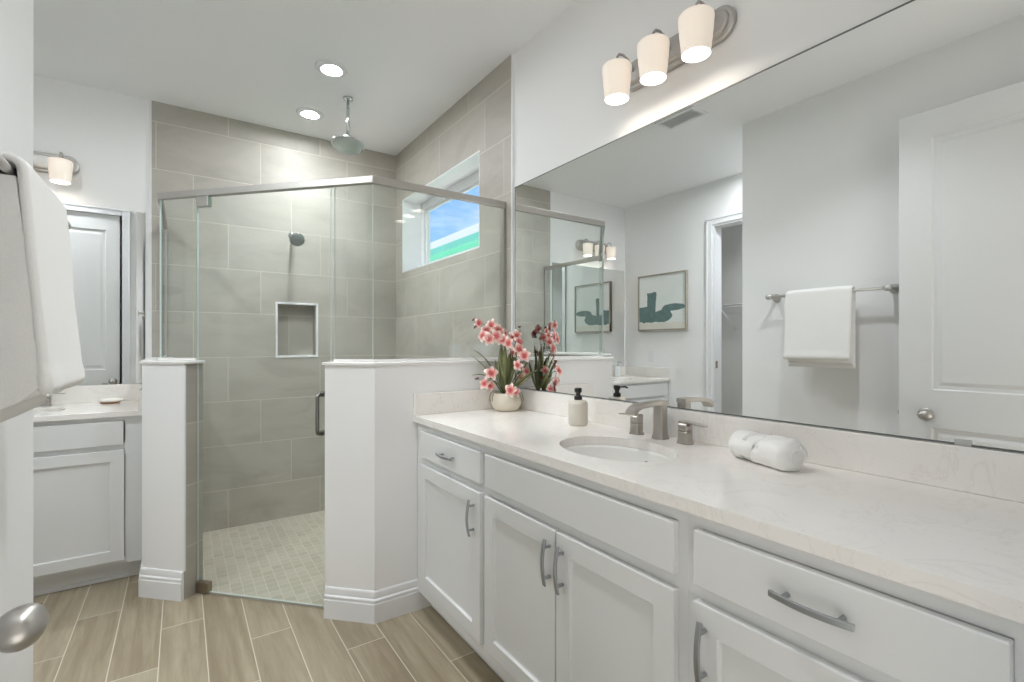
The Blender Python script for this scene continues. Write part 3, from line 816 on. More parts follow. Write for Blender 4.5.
cC = cabinet('white vanity unit nearest the camera, with a drawer over one door', MV, e2, e3, VT, DF, fronts=dict(frame=frame(e2, e3, .03, .105)))
dr = shaker(cC, MV, YV - .638, YV - .159, .735, .852, 'drawer'); pull(dr, MV @ T((YV - .3975, -.0205, .797)) @ rot('X', 90))
dd = shaker(cC, MV, YV - .638, YV - .159, .150, .702, 'door'); pull(dd, MV @ T((YV - .608, -.0205, .607)) @ rot('X', 90) @ rot('Z', 90))

# countertop slabs with an oval cut-out
def slab_with_hole(name, x0, x1, y0, y1, z0, z1, cx, cy_, a, b, parent, mat=quartz_mat, n=64):
    m = MB()
    angs = [2 * PI * k / n for k in range(n)]
    def edge(t):   # ray from the centre to the rectangle
        c_, s_ = math.cos(t), math.sin(t); k = 1e9
        if c_ > 1e-9: k = min(k, (x1 - cx) / c_)
        if c_ < -1e-9: k = min(k, (x0 - cx) / c_)
        if s_ > 1e-9: k = min(k, (y1 - cy_) / s_)
        if s_ < -1e-9: k = min(k, (y0 - cy_) / s_)
        return (cx + c_ * k, cy_ + s_ * k)
    corners = [math.atan2(y - cy_, x - cx) % (2 * PI) for x in (x0, x1) for y in (y0, y1)]
    angs = sorted(set([round(t, 9) for t in angs + corners])); n = len(angs)
    inn = [(cx + a * math.cos(t), cy_ + b * math.sin(t)) for t in angs]; out = [edge(t) for t in angs]
    v = [(*p, z1) for p in inn] + [(*p, z1) for p in out] + [(*p, z0) for p in inn] + [(*p, z0) for p in out]
    f = []
    for k in range(n):
        l = (k + 1) % n
        f += [(k, n + k, n + l, l), (2 * n + k, 2 * n + l, 3 * n + l, 3 * n + k), (n + k, 3 * n + k, 3 * n + l, n + l), (k, l, 2 * n + l, 2 * n + k)]
    m.add(v, f)
    return m.build(name, mat, parent=parent, bevel=.003, merge=True)
CT = .914
SXc, SYc, SA, SB = 1.155, 1.104, .158, .208
ct = thing('countertop', (1.18, 1.10, CT), 'long white quartz countertop with oval basin cut-out under the big mirror', 'countertop')
CX0 = .898
slab_with_hole('slab', CX0, D - .001, .052, 2.1445, VT + .0005, CT, SXc, SYc, SA, SB, ct)
MB().box(1.452, D - .001, .052, 2.1445, CT + .0003, 1.016).build('backsplash', quartz_mat, parent=ct, bevel=.002)
MB().box(CX0 + .001, 1.4515, 2.1255, 2.1448, CT + .0003, 1.016).build('side_splash', quartz_mat, parent=ct, bevel=.002)

def basin(x, y, a, b, ztop, label):
    t = thing('sink', (x, y, ztop), label, 'sink')
    o = [(1.07, 0), (1.0, 0), (.985, -.010), (.95, -.045), (.86, -.090), (.66, -.122), (.36, -.138), (.10, -.142)]
    i = o[1:]
    prof = [(1.07, -.012)] + [(1.07, 0)] + [(r, z) for r, z in i]
    m = MB().lathe(prof, T((x, y, ztop)), 64, sx=a, sy=b)
    m.lathe([(.10, -.150), (.40, -.148), (.70, -.132), (.90, -.098), (.985, -.05), (1.02, -.012), (1.07, -.012)], T((x, y, ztop)), 64, sx=a, sy=b)
    m.build('bowl', porcelain, parent=t)
    MB().lathe([(0, -.1385), (.018, -.1385), (.022, -.141), (.022, -.1425), (.017, -.1445), (.017, -.15), (0, -.15)], T((x, y, ztop)), 28).build('drain', chrome, parent=t)
    MB().lathe([(.0, 0), (.009, 0), (.009, .002), (0, .003)], T((x + a * .955, y, ztop - .042)) @ rot('Y', -75), 20).build('overflow', chrome, parent=t)
    return t
basin(SXc, SYc, SA - .002, SB - .002, VT - .0005, 'white oval undermount basin in the long countertop')

def faucet(loc, rotz, label):
    """local: spout points to -X, levers lie along +-Y"""
    t = thing('faucet', (0, 0, 0), label, 'faucet')
    m = MB()
    # flared rectangular column
    secs = [(0, .052, .046), (.004, .050, .044), (.016, .0445, .0385), (.040, .041, .036), (.134, .040, .036)]
    def rr(w_, d_, z, n=6, r=.008):
        out = []
        for cx_, cy_, a0 in ((1, 1, 0), (-1, 1, 90), (-1, -1, 180), (1, -1, 270)):
            for k in range(n + 1):
                th = R(a0 + 90 * k / n); out.append((cx_ * (w_ / 2 - r) + r * math.cos(th), cy_ * (d_ / 2 - r) + r * math.sin(th), z))
        return out
    rings = [rr(d_, w_, z) for z, w_, d_ in secs]
    k = len(rings[0])
    def loft(m, rings):
        for a, b in zip(rings, rings[1:]):
            for i in range(k): m.add([a[i], a[(i + 1) % k], b[(i + 1) % k], b[i]], [(0, 1, 2, 3)], smooth=True)
        m.add(rings[0], [tuple(reversed(range(k)))]); m.add(rings[-1], [tuple(range(k))])
    loft(m, rings)
    # flat spout that droops at its lip
    pts = [(.019, 0, .126), (-.03, 0, .127), (-.08, 0, .124), (-.115, 0, .1215), (-.133, 0, .116), (-.146, 0, .106), (-.153, 0, .094)]
    fl = [(.040, .017), (.040, .016), (.040, .0145), (.041, .014), (.041, .015), (.041, .016), (.041, .015)]
    m.tube(pts, 0, flat=fl, up=(0, 0, 1))
    m.build('spout', nickel_warm, parent=t, bevel=.0015, merge=True)
    for s_ in (-1, 1):
        m = MB(); y = s_ * .105
        secs2 = [(0, .046, .041), (.004, .0445, .040), (.014, .040, .0365), (.034, .039, .035), (.0405, .039, .035)]
        def sh(rg): return [(a - .004, b + y, c) for a, b, c in rg]
        loft(m, [sh(rr(d_, w_, z)) for z, w_, d_ in secs2])
        loft(m, [sh(rr(.031, .035, z)) for z in (.0405, .0425)])
        loft(m, [sh(rr(.035, .039, z)) for z in (.0425, .068)])
        h = m.build('valve', nickel_warm, parent=t, merge=True)
        MB().tube([(-.004, y - s_ * .019, .0715), (-.004, y + s_ * .02, .0715), (-.004, y + s_ * .058, .068), (-.004, y + s_ * .080, .0665)], 0, flat=[(.026, .0065), (.026, .006), (.024, .005), (.021, .004)], up=(0, 0, 1)).build('lever', nickel_warm, parent=h, bevel=.001)
    t.location = loc; t.rotation_euler = (0, 0, rotz)
    return t
faucet((1.399, 1.124, CT + .0002), 0, 'satin nickel widespread faucet behind the oval basin under the big mirror')

# ---- far vanity on the back wall: front faces -Y
LT, LCT = .868, .898
FY = 3.265
ML = T((XP + .002, FY, 0))                      # local x -> +X, local -y -> -Y
UL = -0.170 - (XP + .002)
DL_ = YB - .0015 - FY
cL = cabinet('white shaker vanity cabinet under the far sink, left of the shower', ML, 0.0, UL, LT, DL_, toe=.062, toe_h=.095,
             fronts=dict(frame=[(0, .075, .095, LT), (UL - .075, UL, .095, LT), (.075, UL - .075, .842, LT), (.075, UL - .075, .095, .13), (.075, UL - .075, .68, .735), (UL / 2 - .02, UL / 2 + .02, .13, .68)]))
xl = lambda X: X - (XP + .002)
shaker(cL, ML, xl(-1.185), xl(-.2505), .722, .845, 'false_front')
shaker(cL, ML, xl(-1.185), xl(-.720), .118, .695, 'door')
shaker(cL, ML, xl(-.715), xl(-.2475), .118, .695, 'door')
ctl = thing('countertop', (-.71, 3.55, LCT), 'short white quartz countertop on the far vanity left of the shower', 'countertop')
LSX, LSY = -.72, 3.51
slab_with_hole('slab', XP + .001, -0.1685, 3.238, YB - .001, LT + .0005, LCT, LSX, LSY, .205, .150, ctl)
MB().box(XP + .001, -0.1685, YB - .020, YB - .001, LCT + .0003, 1.000).build('backsplash', quartz_mat, parent=ctl, bevel=.002)
MB().box(XP + .001, XP + .020, 3.242, YB - .0205, LCT + .0003, 1.000).build('side_splash', quartz_mat, parent=ctl, bevel=.002)
MB().box(-.188, -.1685, 3.242, YB - .0205, LCT + .0003, 1.000).build('side_splash', quartz_mat, parent=ctl, bevel=.002)
basin(LSX, LSY, .203, .148, LT - .0005, 'white oval undermount basin in the far countertop')
faucet((-.735, 3.755, LCT + .0002), R(90), 'satin nickel widespread faucet on the far vanity')

# ================================================================== MIRRORS
mm = MB(); 
def mirror(name, a, b, fixed, z0, z1, axis, label, clips):
    t = .006
    m = MB()
    if axis == 'x':  v = [(fixed - t, a, z0), (fixed - t, b, z0), (fixed - t, b, z1), (fixed - t, a, z1), (fixed, a, z0), (fixed, b, z0), (fixed, b, z1), (fixed, a, z1)]
    else:  v = [(b, fixed - t, z0), (a, fixed - t, z0), (a, fixed - t, z1), (b, fixed - t, z1), (b, fixed, z0), (a, fixed, z0), (a, fixed, z1), (b, fixed, z1)]
    m.add(v, [(0, 3, 2, 1)], 0); m.add(v, [(4, 5, 6, 7), (0, 1, 5, 4), (2, 3, 7, 6), (0, 4, 7, 3), (1, 2, 6, 5)], 1)
    o = m.build(name, [mirror_mat, mirror_edge], merge=True)
    tag(o, label, 'mirror')
    e = MB(); w_ = .0035
    for (p0, p1, q0, q1) in ((a, b, z1 - w_, z1 + .0005), (a, a + w_, z0, z1 - w_), (b - w_, b, z0, z1 - w_), (a, b, z0, z0 + w_)):
        if axis == 'x': e.box(fixed - t - .0012, fixed - t - .0003, p0, p1, q0, q1)
        else: e.box(p0, p1, fixed - t - .0012, fixed - t - .0003, q0, q1)
    if axis == 'x': e.build('edge_strip', mirror_edge, parent=o)
    for p in clips:
        MB().box(p[0], p[1], p[2], p[3], p[4], p[5]).build('mirror_clip', chrome, parent=o, bevel=.001)
    return o
mirror('wall_mirror', .055, 2.126, D - .0003, 1.0175, 2.081, 'x', 'large frameless wall mirror above the long vanity',
       [(D - .010, D - .0065, y, y + .030, 1.0165, 1.030) for y in (.32, 1.9)])
mirror('wall_mirror', XP + .02, -.190, YB - .0003, 1.0015, 2.081, 'y', 'frameless wall mirror above the far vanity',
       [(x, x + .030, YB - .010, YB - .0065, 1.0005, 1.012) for x in (-1.05, -.40)])

# ================================================================== SCONCES
def sconce(label, M):
    """local: x along the plate, -y out of the wall, origin at the plate centre on the wall"""
    t = thing('wall_sconce', (0, 0, 0), label, 'wall lamp')
    L, H = .475, .114
    def race(l, h, y, n=16):
        out = []
        for k in range(n + 1):
            a = -PI / 2 + PI * k / n; out.append((l / 2 - h / 2 + h / 2 * math.cos(a), y, h / 2 * math.sin(a)))
        for k in range(n + 1):
            a = PI / 2 + PI * k / n; out.append((-l / 2 + h / 2 + h / 2 * math.cos(a), y, h / 2 * math.sin(a)))
        return out
    rings = [race(L, H, 0), race(L, H, -.012), race(L - .012, H - .012, -.017), race(L - .030, H - .030, -.018), race(L - .036, H - .036, -.026), race(L - .05, H - .05, -.030)]
    m = MB(); k = len(rings[0])
    for a, b in zip(rings, rings[1:]):
        for i in range(k): m.add([a[i], a[(i + 1) % k], b[(i + 1) % k], b[i]], [(0, 1, 2, 3)], smooth=False)
    m.add(rings[-1], [tuple(range(k))]); m.add(rings[0], [tuple(reversed(range(k)))])
    m.build('backplate', nickel_matte, parent=t, merge=True)
    for x in (-.170, 0, .170):
        ax = MB().tube([(x, -.028, .004), (x, -.045, .026), (x, -.062, .041), (x, -.085, .049), (x, -.105, .045), (x, -.116, .031), (x, -.118, .010)], .0048, 12)
        ax.lathe([(0, .010), (.008, .010), (.012, .004), (.013, -.0005), (0, -.0005)], T((x, -.118, 0)), 24)
        ax.build('lamp_arm', nickel_matte, parent=t)
        s_ = MB()
        s_.lathe([(0, -.001), (.040, -.001), (.050, -.003), (.0540, -.008), (.0548, -.015), (.0515, -.060), (.0440, -.129)], T((x, -.118, 0)), 40, mi=0)
        s_.lathe([(.0440, -.129), (.0420, -.129), (.0495, -.060), (.052, -.020), (.048, -.010), (0, -.007)], T((x, -.118, 0)), 40, mi=1)
        sh = s_.build('lamp_shade', [shade_mat, shade_in], parent=t, label='frosted white glass tumbler shade')
        MB().lathe([(0, -.122)] + [(.025 * math.sin(PI * k / 8), -.097 - .025 * math.cos(PI * k / 8)) for k in range(1, 8)] + [(.012, -.060), (.010, -.009), (0, -.0085)], T((x, -.118, 0)), 16).build('bulb', bulb_mat, parent=sh)
    t.matrix_world = M
    return t
sconce('three-light vanity sconce with frosted shades above the big mirror', T((D - .0005, 1.118, 2.296)) @ rot('Z', -90))
sconce('three-light vanity sconce with frosted shades on the back wall above the far mirror', T((-.740, YB - .0005, 2.300)))

# ================================================================== PICTURE, SWITCH, VENT, TOWEL RAIL, TOWELS
pic = thing('framed_picture', (XP, 3.33, 1.692), 'framed abstract painting with dark green shapes on the wall across the room', 'picture')
y0, y1, z0, z1 = 3.022, 3.640, 1.396, 1.990
m = MB()
for a in ((y0, y0 + .014, z0, z1), (y1 - .014, y1, z0, z1), (y0 + .014, y1 - .014, z0, z0 + .014), (y0 + .014, y1 - .014, z1 - .014, z1)):
    m.box(XP + .001, XP + .036, *a)
m.build('frame', frame_wood, parent=pic, bevel=.0015)
cv = MB().box(-.295, .295, 0, .022, -.283, .283).build('canvas', painting_mat)
cv.parent = pic; cv.location = (.0015, 0, 0); cv.rotation_euler = (0, 0, R(-90)); cv.location = (.002, 0, .001)

sw = thing('light_switch', (XP, 3.487, 1.12), 'white rocker light switch on the wall below the picture', 'switch')
MB().box(XP + .0005, XP + .007, 3.452, 3.522, 1.063, 1.177).build('cover_plate', trim_white, parent=sw, bevel=.003)
MB().box(XP + .007, XP + .011, 3.470, 3.504, 1.087, 1.153).build('rocker', trim_white, parent=sw, bevel=.002)

vt = thing('air_vent', (.10, 2.10, C), 'white rectangular ceiling air register reflected in the top of the big mirror', 'vent')
m = MB(); vx0, vx1, vy0, vy1 = .015, .185, 1.950, 2.255
for a in ((vx0, vx0 + .025, vy0, vy1), (vx1 - .025, vx1, vy0, vy1), (vx0 + .025, vx1 - .025, vy0, vy0 + .025), (vx0 + .025, vx1 - .025, vy1 - .025, vy1)):
    m.box(a[0], a[1], a[2], a[3], C - .012, C - .0005)
m.build('frame', trim_white, parent=vt, bevel=.004)
MB().box(vx0 + .025, vx1 - .025, vy0 + .025, vy1 - .025, C - .003, C - .0006).build('duct', vent_dark, parent=vt)
for k in range(6):
    MB().obox(T((vx0 + .035 + k * .020, (vy0 + vy1) / 2, C - .0085)) @ rot('Y', 18), .0185, vy1 - vy0 - .052, .0015).build('slat', trim_white, parent=vt)

BX, BZ = -.255, 1.556
towel_nickel = material('pale_nickel', srgb(214, 213, 210), 0.4, 1.0)
tb_ = thing('towel_bar', (XT, 1.36, BZ), 'satin nickel towel bar on the wall beside the open door', 'towel bar')
MB().tube([(BX, 1.035, BZ), (BX, 1.685, BZ)], .0085, 16).build('bar', towel_nickel, parent=tb_)
for y in (1.035, 1.685):
    m = MB().lathe([(0, 0), (.026, 0), (.026, .006), (.012, .010), (.011, XT * -1 + BX - .004), (.0, XT * -1 + BX - .004)], T((XT + .0005, y, BZ)) @ rot('Y', 90), 28)
    m.lathe([(0, -.016), (.016, -.016), (.016, .016), (0, .016)], T((BX, y, BZ)) @ rot('X', 90), 24)
    m.build('post', towel_nickel, parent=tb_)

def drape(m, y0, y1, xf_top, xf_bot, zf, xb_bot, zb, rad, th, seed, topz):
    """a folded layer hanging over the bar: front length, over the top, back length"""
    path = []
    nf = 26
    for k in range(nf): 
        s_ = k / nf
        path.append((xf_bot + (BX + rad - xf_bot) * (s_ ** 1.0), zf + (BZ - zf) * s_))
    for k in range(13):
        a = PI * k / 12; path.append((BX + rad * math.cos(a), BZ + rad * math.sin(a)))
    for k in range(1, 22):
        s_ = k / 21; path.append((BX - rad + (xb_bot - BX + rad) * s_, BZ + (zb - BZ) * s_))
    n = len(path); ny = 30
    def outer(i, j, off):
        x, z = path[i]
        p0 = path[max(i - 1, 0)]; p1 = path[min(i + 1, n - 1)]
        dx, dz = p1[0] - p0[0], p1[1] - p0[1]; l = math.hypot(dx, dz) or 1
        nx, nz = dz / l, -dx / l      # outward (front side faces +X)
        y = y0 + (y1 - y0) * j / ny
        wv = noise.noise((y * 7 + seed, z * 3.5, seed)) * .006 + noise.noise((y * 20, z * 9, seed * 2)) * .002
        amp = min(1, abs(z - BZ) * 6)
        hem = .0030 if (i in (1, 2) or i in (n - 3, n - 2)) else 0
        e = min(j, ny - j) / ny
        soft = .004 * max(0, 1 - e * 12)
        o = off + wv * amp * (1 if off > 0 else .6) + (hem - soft) * (1 if off > 0 else -1)
        return (x + nx * o, y + noise.noise((z * 5, seed, j * .1)) * .004, z + nz * o)
    o = len(m.v)
    for side, off in ((0, th / 2), (1, -th / 2)):
        for i in range(n):
            for j in range(ny + 1): m.v.append(outer(i, j, off))
    W = ny + 1; S = n * W
    def F(*f): m.f.append(tuple(o + q for q in f)); m.mi.append(0); m.sm.append(True)
    for i in range(n - 1):
        for j in range(ny):
            F(i * W + j, i * W + j + 1, (i + 1) * W + j + 1, (i + 1) * W + j)
            F(S + i * W + j, S + (i + 1) * W + j, S + (i + 1) * W + j + 1, S + i * W + j + 1)
        F(i * W, (i + 1) * W, S + (i + 1) * W, S + i * W); F(i * W + ny, S + i * W + ny, S + (i + 1) * W + ny, (i + 1) * W + ny)
    for j in range(ny):
        F(j, S + j, S + j + 1, j + 1); F((n - 1) * W + j, (n - 1) * W + j + 1, S + (n - 1) * W + j + 1, S + (n - 1) * W + j)
m = MB()
drape(m, 1.200, 1.566, 0, -.202, 1.155, -.272, 1.108, .0215, .021, 3.1, BZ)
fl_ = [(-.211, 1.168), (-.213, 1.25), (BX + .0125, BZ - .0125), (BX - .0125, BZ - .0125), (-.263, 1.25), (-.264, 1.130), (-.240, 1.142)]
nfl = len(fl_); ysec = (1.2065, 1.211, 1.558)
pin = lambda k, y, q: (fl_[k][0] + ((BX + .004) - fl_[k][0]) * q, y, fl_[k][1])
rg = [[pin(k, 1.2035, .0) for k in range(nfl)], [pin(k, 1.560, 0) for k in range(nfl)]]
o0 = len(m.v); m.v += rg[0] + rg[1]
for k in range(nfl):
    l = (k + 1) % nfl; m.f.append((o0 + k, o0 + nfl + k, o0 + nfl + l, o0 + l)); m.mi.append(0); m.sm.append(True)
m.f.append(tuple(o0 + k for k in range(nfl))); m.mi.append(0); m.sm.append(False)
m.f.append(tuple(o0 + nfl + k for k in reversed(range(nfl)))); m.mi.append(0); m.sm.append(False)
tw = m.build('towel', towel_mat, merge=True)
tag(tw, 'white bath towel folded over the towel bar', 'towel')

# rolled towel on the counter
ax0, ax1 = Vector((1.378, .826, 0)), Vector((1.316, .620, 0))
axis_ = (ax1 - ax0); Lr = axis_.length; a_ = axis_.normalized(); side = Vector((0, 0, 1)).cross(a_)
def rollpt(u, v):
    th = 2 * PI * u; t = v
    end = min(1, (min(t, 1 - t) * Lr / .026))
    r = .0430 * math.sqrt(max(0, 1 - (1 - end) ** 2)) if end < 1 else .0430
    up = math.sin(th); sd = math.cos(th)      # sd>0 towards `side`
    fr = math.cos(th - PI)                     # camera side
    # crossed folds
    g = 0
    c1 = t - (.30 + .05 * up); g -= .0095 * math.exp(-(c1 / .022) ** 2)
    c2 = t - (.47 + .10 * up); g -= .0085 * math.exp(-(c2 / .020) ** 2)
    if c2 > 0: g += .0035
    if c1 < 0: g += .0015
    c3 = (up - .1) - .6 * (t - .35)
    if .28 < t < .6: g -= .005 * math.exp(-(c3 / .12) ** 2) * (1 if fr > 0 else 0)
    if t > .78: g += .003 * math.sin(th * 5 + 1.0) * (t - .78) / .22
    g += noise.noise((t * 6, math.cos(th) * 1.3, math.sin(th) * 1.3)) * .003
    rr_ = max(r + g * min(1, r / .02), .0015)
    p = ax0 + a_ * (t * Lr) + side * (sd * rr_ * 1.06) + Vector((0, 0, 1)) * (up * rr_ * .95)
    p.z = max(p.z + .0385, 0.0) + CT + .0005
    return p
m = MB().grid(rollpt, 72, 90, wrap_u=True)
m.f.append(tuple(range(72))[::-1]); m.mi.append(0); m.sm.append(True)
m.f.append(tuple(range(90 * 72, 91 * 72))); m.mi.append(0); m.sm.append(True)
# the tucked end flap lying against the camera side
def flap(u, v):
    t = .16 + .33 * u; ang = R(150 + 62 * v)
    rr_ = .0445 + .0045 * math.sin(PI * v) * math.sin(PI * u) + .0012 - .012 * max(0, abs(u - .5) * 2 - .75)
    p = ax0 + a_ * (t * Lr) + side * (math.cos(ang) * rr_ * 1.06) + Vector((0, 0, 1)) * (math.sin(ang) * rr_ * .95)
    p.z = max(p.z + .0385, .001) + CT + .0005
    return p
m.grid(flap, 24, 16)
# rolled end: spiral ridge
sp = []
for k in range(60):
    a = k / 59 * 2 * PI * 2.2; r = .006 + .023 * k / 59
    p = ax1 - a_ * .004 + side * (math.cos(a) * r) + Vector((0, 0, 1)) * (math.sin(a) * r * .92); p.z += CT + .039; sp.append(p)
m.tube(sp, .0035, 8)
tag(m.build('rolled_towel', towel_mat), 'small white rolled hand towel lying on the long countertop', 'towel')

# ================================================================== COUNTER OBJECTS
sb = thing('soap_dispenser', (1.352, 1.502, CT), 'cream soap dispenser with black pump beside the basin', 'soap dispenser')
sx_, sy_ = 1.352, 1.502
m = MB()
m.lathe([(0, 0), (.034, 0), (.0375, .004), (.0395, .010), (.0398, .084), (.0385, .094), (.033, .101), (.017, .104), (.012, .106), (0, .106)], T((sx_, sy_, CT + .0003)), 40)
m.build('bottle', bottle_mat, parent=sb)
pm = MB().lathe([(0, .100), (.0165, .100), (.0165, .118), (.0105, .121), (.0090, .126), (.0110, .133), (.0150, .137), (.0150, .150), (.0125, .153), (0, .153)], T((sx_, sy_, CT)), 28).build('pump', black_plastic, parent=sb)
nz = Vector((-.67, -.74, 0)).normalized()
MB().tube([Vector((sx_, sy_, CT + .147)), Vector((sx_, sy_, CT + .147)) + nz * .035, Vector((sx_, sy_, CT + .142)) + nz * .046], .0042, 10).build('nozzle', black_plastic, parent=pm)

fd = thing('soap_dispenser', (-1.05, 3.77, LCT), 'frosted soap dispenser on the far countertop, seen in the big mirror', 'soap dispenser')
MB().lathe([(0, 0), (.030, 0), (.034, .005), (.034, .095), (.028, .108), (.012, .114), (0, .114)], T((-1.05, 3.77, LCT + .0003)), 28).build('bottle', frost_bottle, parent=fd)
pm = MB().lathe([(0, .112), (.014, .112), (.014, .124), (.005, .126), (.005, .148), (.010, .150), (.010, .158), (0, .158)], T((-1.05, 3.77, LCT)), 20).build('pump', chrome, parent=fd)
MB().tube([(-1.05, 3.77, LCT + .155), (-1.05, 3.735, LCT + .155), (-1.05, 3.725, LCT + .150)], .004, 8).build('nozzle', chrome, parent=pm)

ds = thing('soap_dish', (-.345, 3.70, LCT), 'white soap bar on a small wooden dish on the far countertop', 'soap dish')
MB().lathe([(0, .001), (.040, .001), (.047, .004), (.049, .009), (.046, .010), (.040, .008), (0, .007)], T((-.345, 3.70, LCT)), 36, sx=1.0, sy=.7).build('dish', dish_wood, parent=ds)
MB().lathe([(0, .0105), (.044, .0105), (.058, .014), (.062, .020), (.059, .026), (.038, .030), (0, .031)], T((-.345, 3.70, LCT)), 36, sx=1.0, sy=.66).build('soap', soap_mat, parent=ds)

# ---- potted orchid
px_, py_ = 1.356, 2.043
po = thing('potted_orchid', (px_, py_, CT), 'pink cymbidium orchid in a cream bowl pot at the corner of the long countertop', 'plant')
m = MB().lathe([(0, 0), (.049, 0), (.057, .004), (.0715, .022), (.0775, .045), (.075, .068), (.065, .087), (.062, .090), (.059, .087), (.059, .074), (0, .074)], T((px_, py_, CT + .0003)), 48)
m.build('pot', ceramic_cream, parent=po)
def mossfn(u, v):
    r = .055 * v; a = 2 * PI * u
    return (px_ + r * math.cos(a), py_ + r * math.sin(a), CT + .0755 + .010 * (1 - v * v) + noise.noise((r * 60 * math.cos(a), r * 60 * math.sin(a), 1)) * .004)
MB().grid(mossfn, 28, 8, wrap_u=True).build('moss', moss_mat, parent=po)
RV = Vector((.827, -.563, 0)); FV = Vector((.563, .827, 0)); ZV = Vector((0, 0, 1))
P0 = Vector((px_, py_, CT + .080))
def pp(r, f, z): return P0 + RV * r + FV * f + ZV * z      # right / away / up, metres from the pot mouth
def bez(a, b, c, d, n):
    return [((1 - t) ** 3) * a + 3 * (1 - t) ** 2 * t * b + 3 * (1 - t) * t * t * c + t ** 3 * d for t in [k / n for k in range(n + 1)]]
def leaf(ctrl, wmax, twist=0.0, name='leaf', mat=leaf_mat):
    pts = bez(*[pp(*c) for c in ctrl], 18); m = MB(); n = len(pts)
    side0 = None; verts = []
    for i, p in enumerate(pts):
        t = (pts[min(i + 1, n - 1)] - pts[max(i - 1, 0)]).normalized()
        s0 = t.cross(ZV)
        if s0.length < .15: s0 = t.cross(FV)
        s0.normalize()
        if side0 is not None and s0.dot(side0) < 0: s0 = -s0
        side0 = s0
        s1 = Matrix.Rotation(twist * i / n + twist * .3, 3, t) @ s0
        nn = s1.cross(t)
        k = i / (n - 1)
        wd = wmax * (0.45 + 0.55 * math.sin(min(1, k * 2.0) * PI / 2)) * (1 - max(0, (k - .55) / .45) ** 2.0) + .0006
        verts += [p - s1 * wd + nn * wd * .30, p - nn * wd * .12, p + s1 * wd + nn * wd * .30]
    th = .0009
    f = []
    off = len(verts)
    vv = verts + [v - Vector((0, 0, 0)) for v in verts]
    for i in range(n - 1):
        for q in (0, 1):
            f.append((i * 3 + q, i * 3 + q + 1, (i + 1) * 3 + q + 1, (i + 1) * 3 + q))
    m.add(verts, f, smooth=True)
    o = m.build(name, mat, parent=po)
    so = o.modifiers.new('thick', 'SOLIDIFY'); so.thickness = .0012
    return o
leaves = [
    # upright cluster
    (((-.012, 0, 0), (-.02, 0, .10), (-.03, .0, .17), (-.028, .005, .255), ), .013, .2),
    (((-.004, 0, 0), (-.01, -.01, .10), (-.012, -.01, .18), (-.006, -.012, .245), ), .014, -.3),
    (((.004, .01, 0), (.01, .0, .09), (.010, .0, .17), (.022, .0, .225), ), .012, .3),
    (((-.01, .01, 0), (-.04, .0, .07), (-.05, .0, .12), (-.055, -.01, .175), ), .010, .2),
    # arching left
    (((-.02, 0, 0), (-.06, 0, .13), (-.10, -.01, .19), (-.165, -.02, .225), ), .008, .3),
    (((-.02, 0, 0), (-.06, 0, .08), (-.11, -.02, .15), (-.168, -.03, .195), ), .006, -.3),
    (((-.02, -.01, 0), (-.06, -.03, .08), (-.10, -.03, .115), (-.170, -.03, .098), ), .007, .4),
    # right fans
    (((.01, 0, 0), (.05, -.03, .08), (.09, -.05, .13), (.115, -.07, .19), ), .013, .4),
    (((.01, 0, 0), (.05, -.03, .05), (.09, -.06, .09), (.150, -.09, .128), ), .013, -.4),
    (((.01, -.01, 0), (.05, -.04, .04), (.09, -.07, .07), (.130, -.10, .105), ), .010, .3),
    (((.00, -.01, 0), (.025, -.03, .08), (.045, -.04, .13), (.055, -.05, .175), ), .012, .2),
    (((.00, -.01, 0), (-.01, -.04, .08), (-.02, -.06, .13), (-.035, -.07, .16), ), .011, -.2),
    # towards the mirror, seen in the reflection
    (((.01, .01, 0), (.03, .01, .10), (.04, .02, .18), (.045, .02, .25), ), .014, .1),
    (((.01, .01, 0), (.05, .01, .07), (.075, .0, .12), (.085, .0, .17), ), .011, .3),
    (((.00, .02, 0), (.0, .05, .07), (.0, .06, .12), (.0, .065, .16), ), .010, .3),
]
for c, w_, tw_ in leaves: leaf(c, w_, tw_)
# aerial roots arching over the rim
for r0, r1, f_ in ((-.045, -.085, -.02), (-.03, -.07, -.045), (.045, .085, -.035), (.03, .075, -.055)):
    MB().tube(bez(pp(r0 * .6, f_, .0), pp(r0, f_, .035), pp(r1, f_, .028), pp(r1, f_ * 1.1, -.030), 10), .0020, 6).build('root', root_mat, parent=po)

def flower_mesh(seed):
    rnd = random.Random(seed); m = MB(); R0 = .035
    for k in range(5):
        a0 = R(90 + 72 * k + rnd.uniform(-6, 6)); wd = .0120 if k in (0, 2, 3) else .0138; L = R0 * rnd.uniform(.92, 1.06); cup = rnd.uniform(-.006, .007)
        def fn(u, v):
            l = v * L; half = wd * math.sin(PI * min(.98, v * .86 + .10)) ** .8
            x = (u * 2 - 1) * half
            z = .004 + cup * v * v * 1.2 + .006 * math.sin(v * PI) - .10 * abs(x) + x * x * 20
            return (l * math.cos(a0) - x * math.sin(a0), l * math.sin(a0) + x * math.cos(a0), z)
        m.grid(fn, 6, 8, mi=0)
    # ruffled lip and column
    def lip(u, v):
        l = v * .015; x = (u * 2 - 1) * (.0035 + .0065 * math.sin(v * PI * .8))
        return (x, -l, .009 + .006 * math.sin(v * PI) - .005 * v + .0016 * math.sin(u * 14) * v)
    m.grid(lip, 8, 6, mi=1)
    m.tube([(0, .001, .002), (0, .0, .009), (0, -.003, .014)], [.0035, .003, .0022], 8, mi=1)
    m.tube([(0, 0, .003), (0, .002, -.010), (0, .004, -.020)], [.0022, .0016, .0012], 6, mi=2)
    o = m.build('flower', [petal_mat, lip_mat, stem_mat])
    me = o.data; bpy.data.objects.remove(o); return me
fmesh = [flower_mesh(s_) for s_ in (1, 2, 3, 4)]
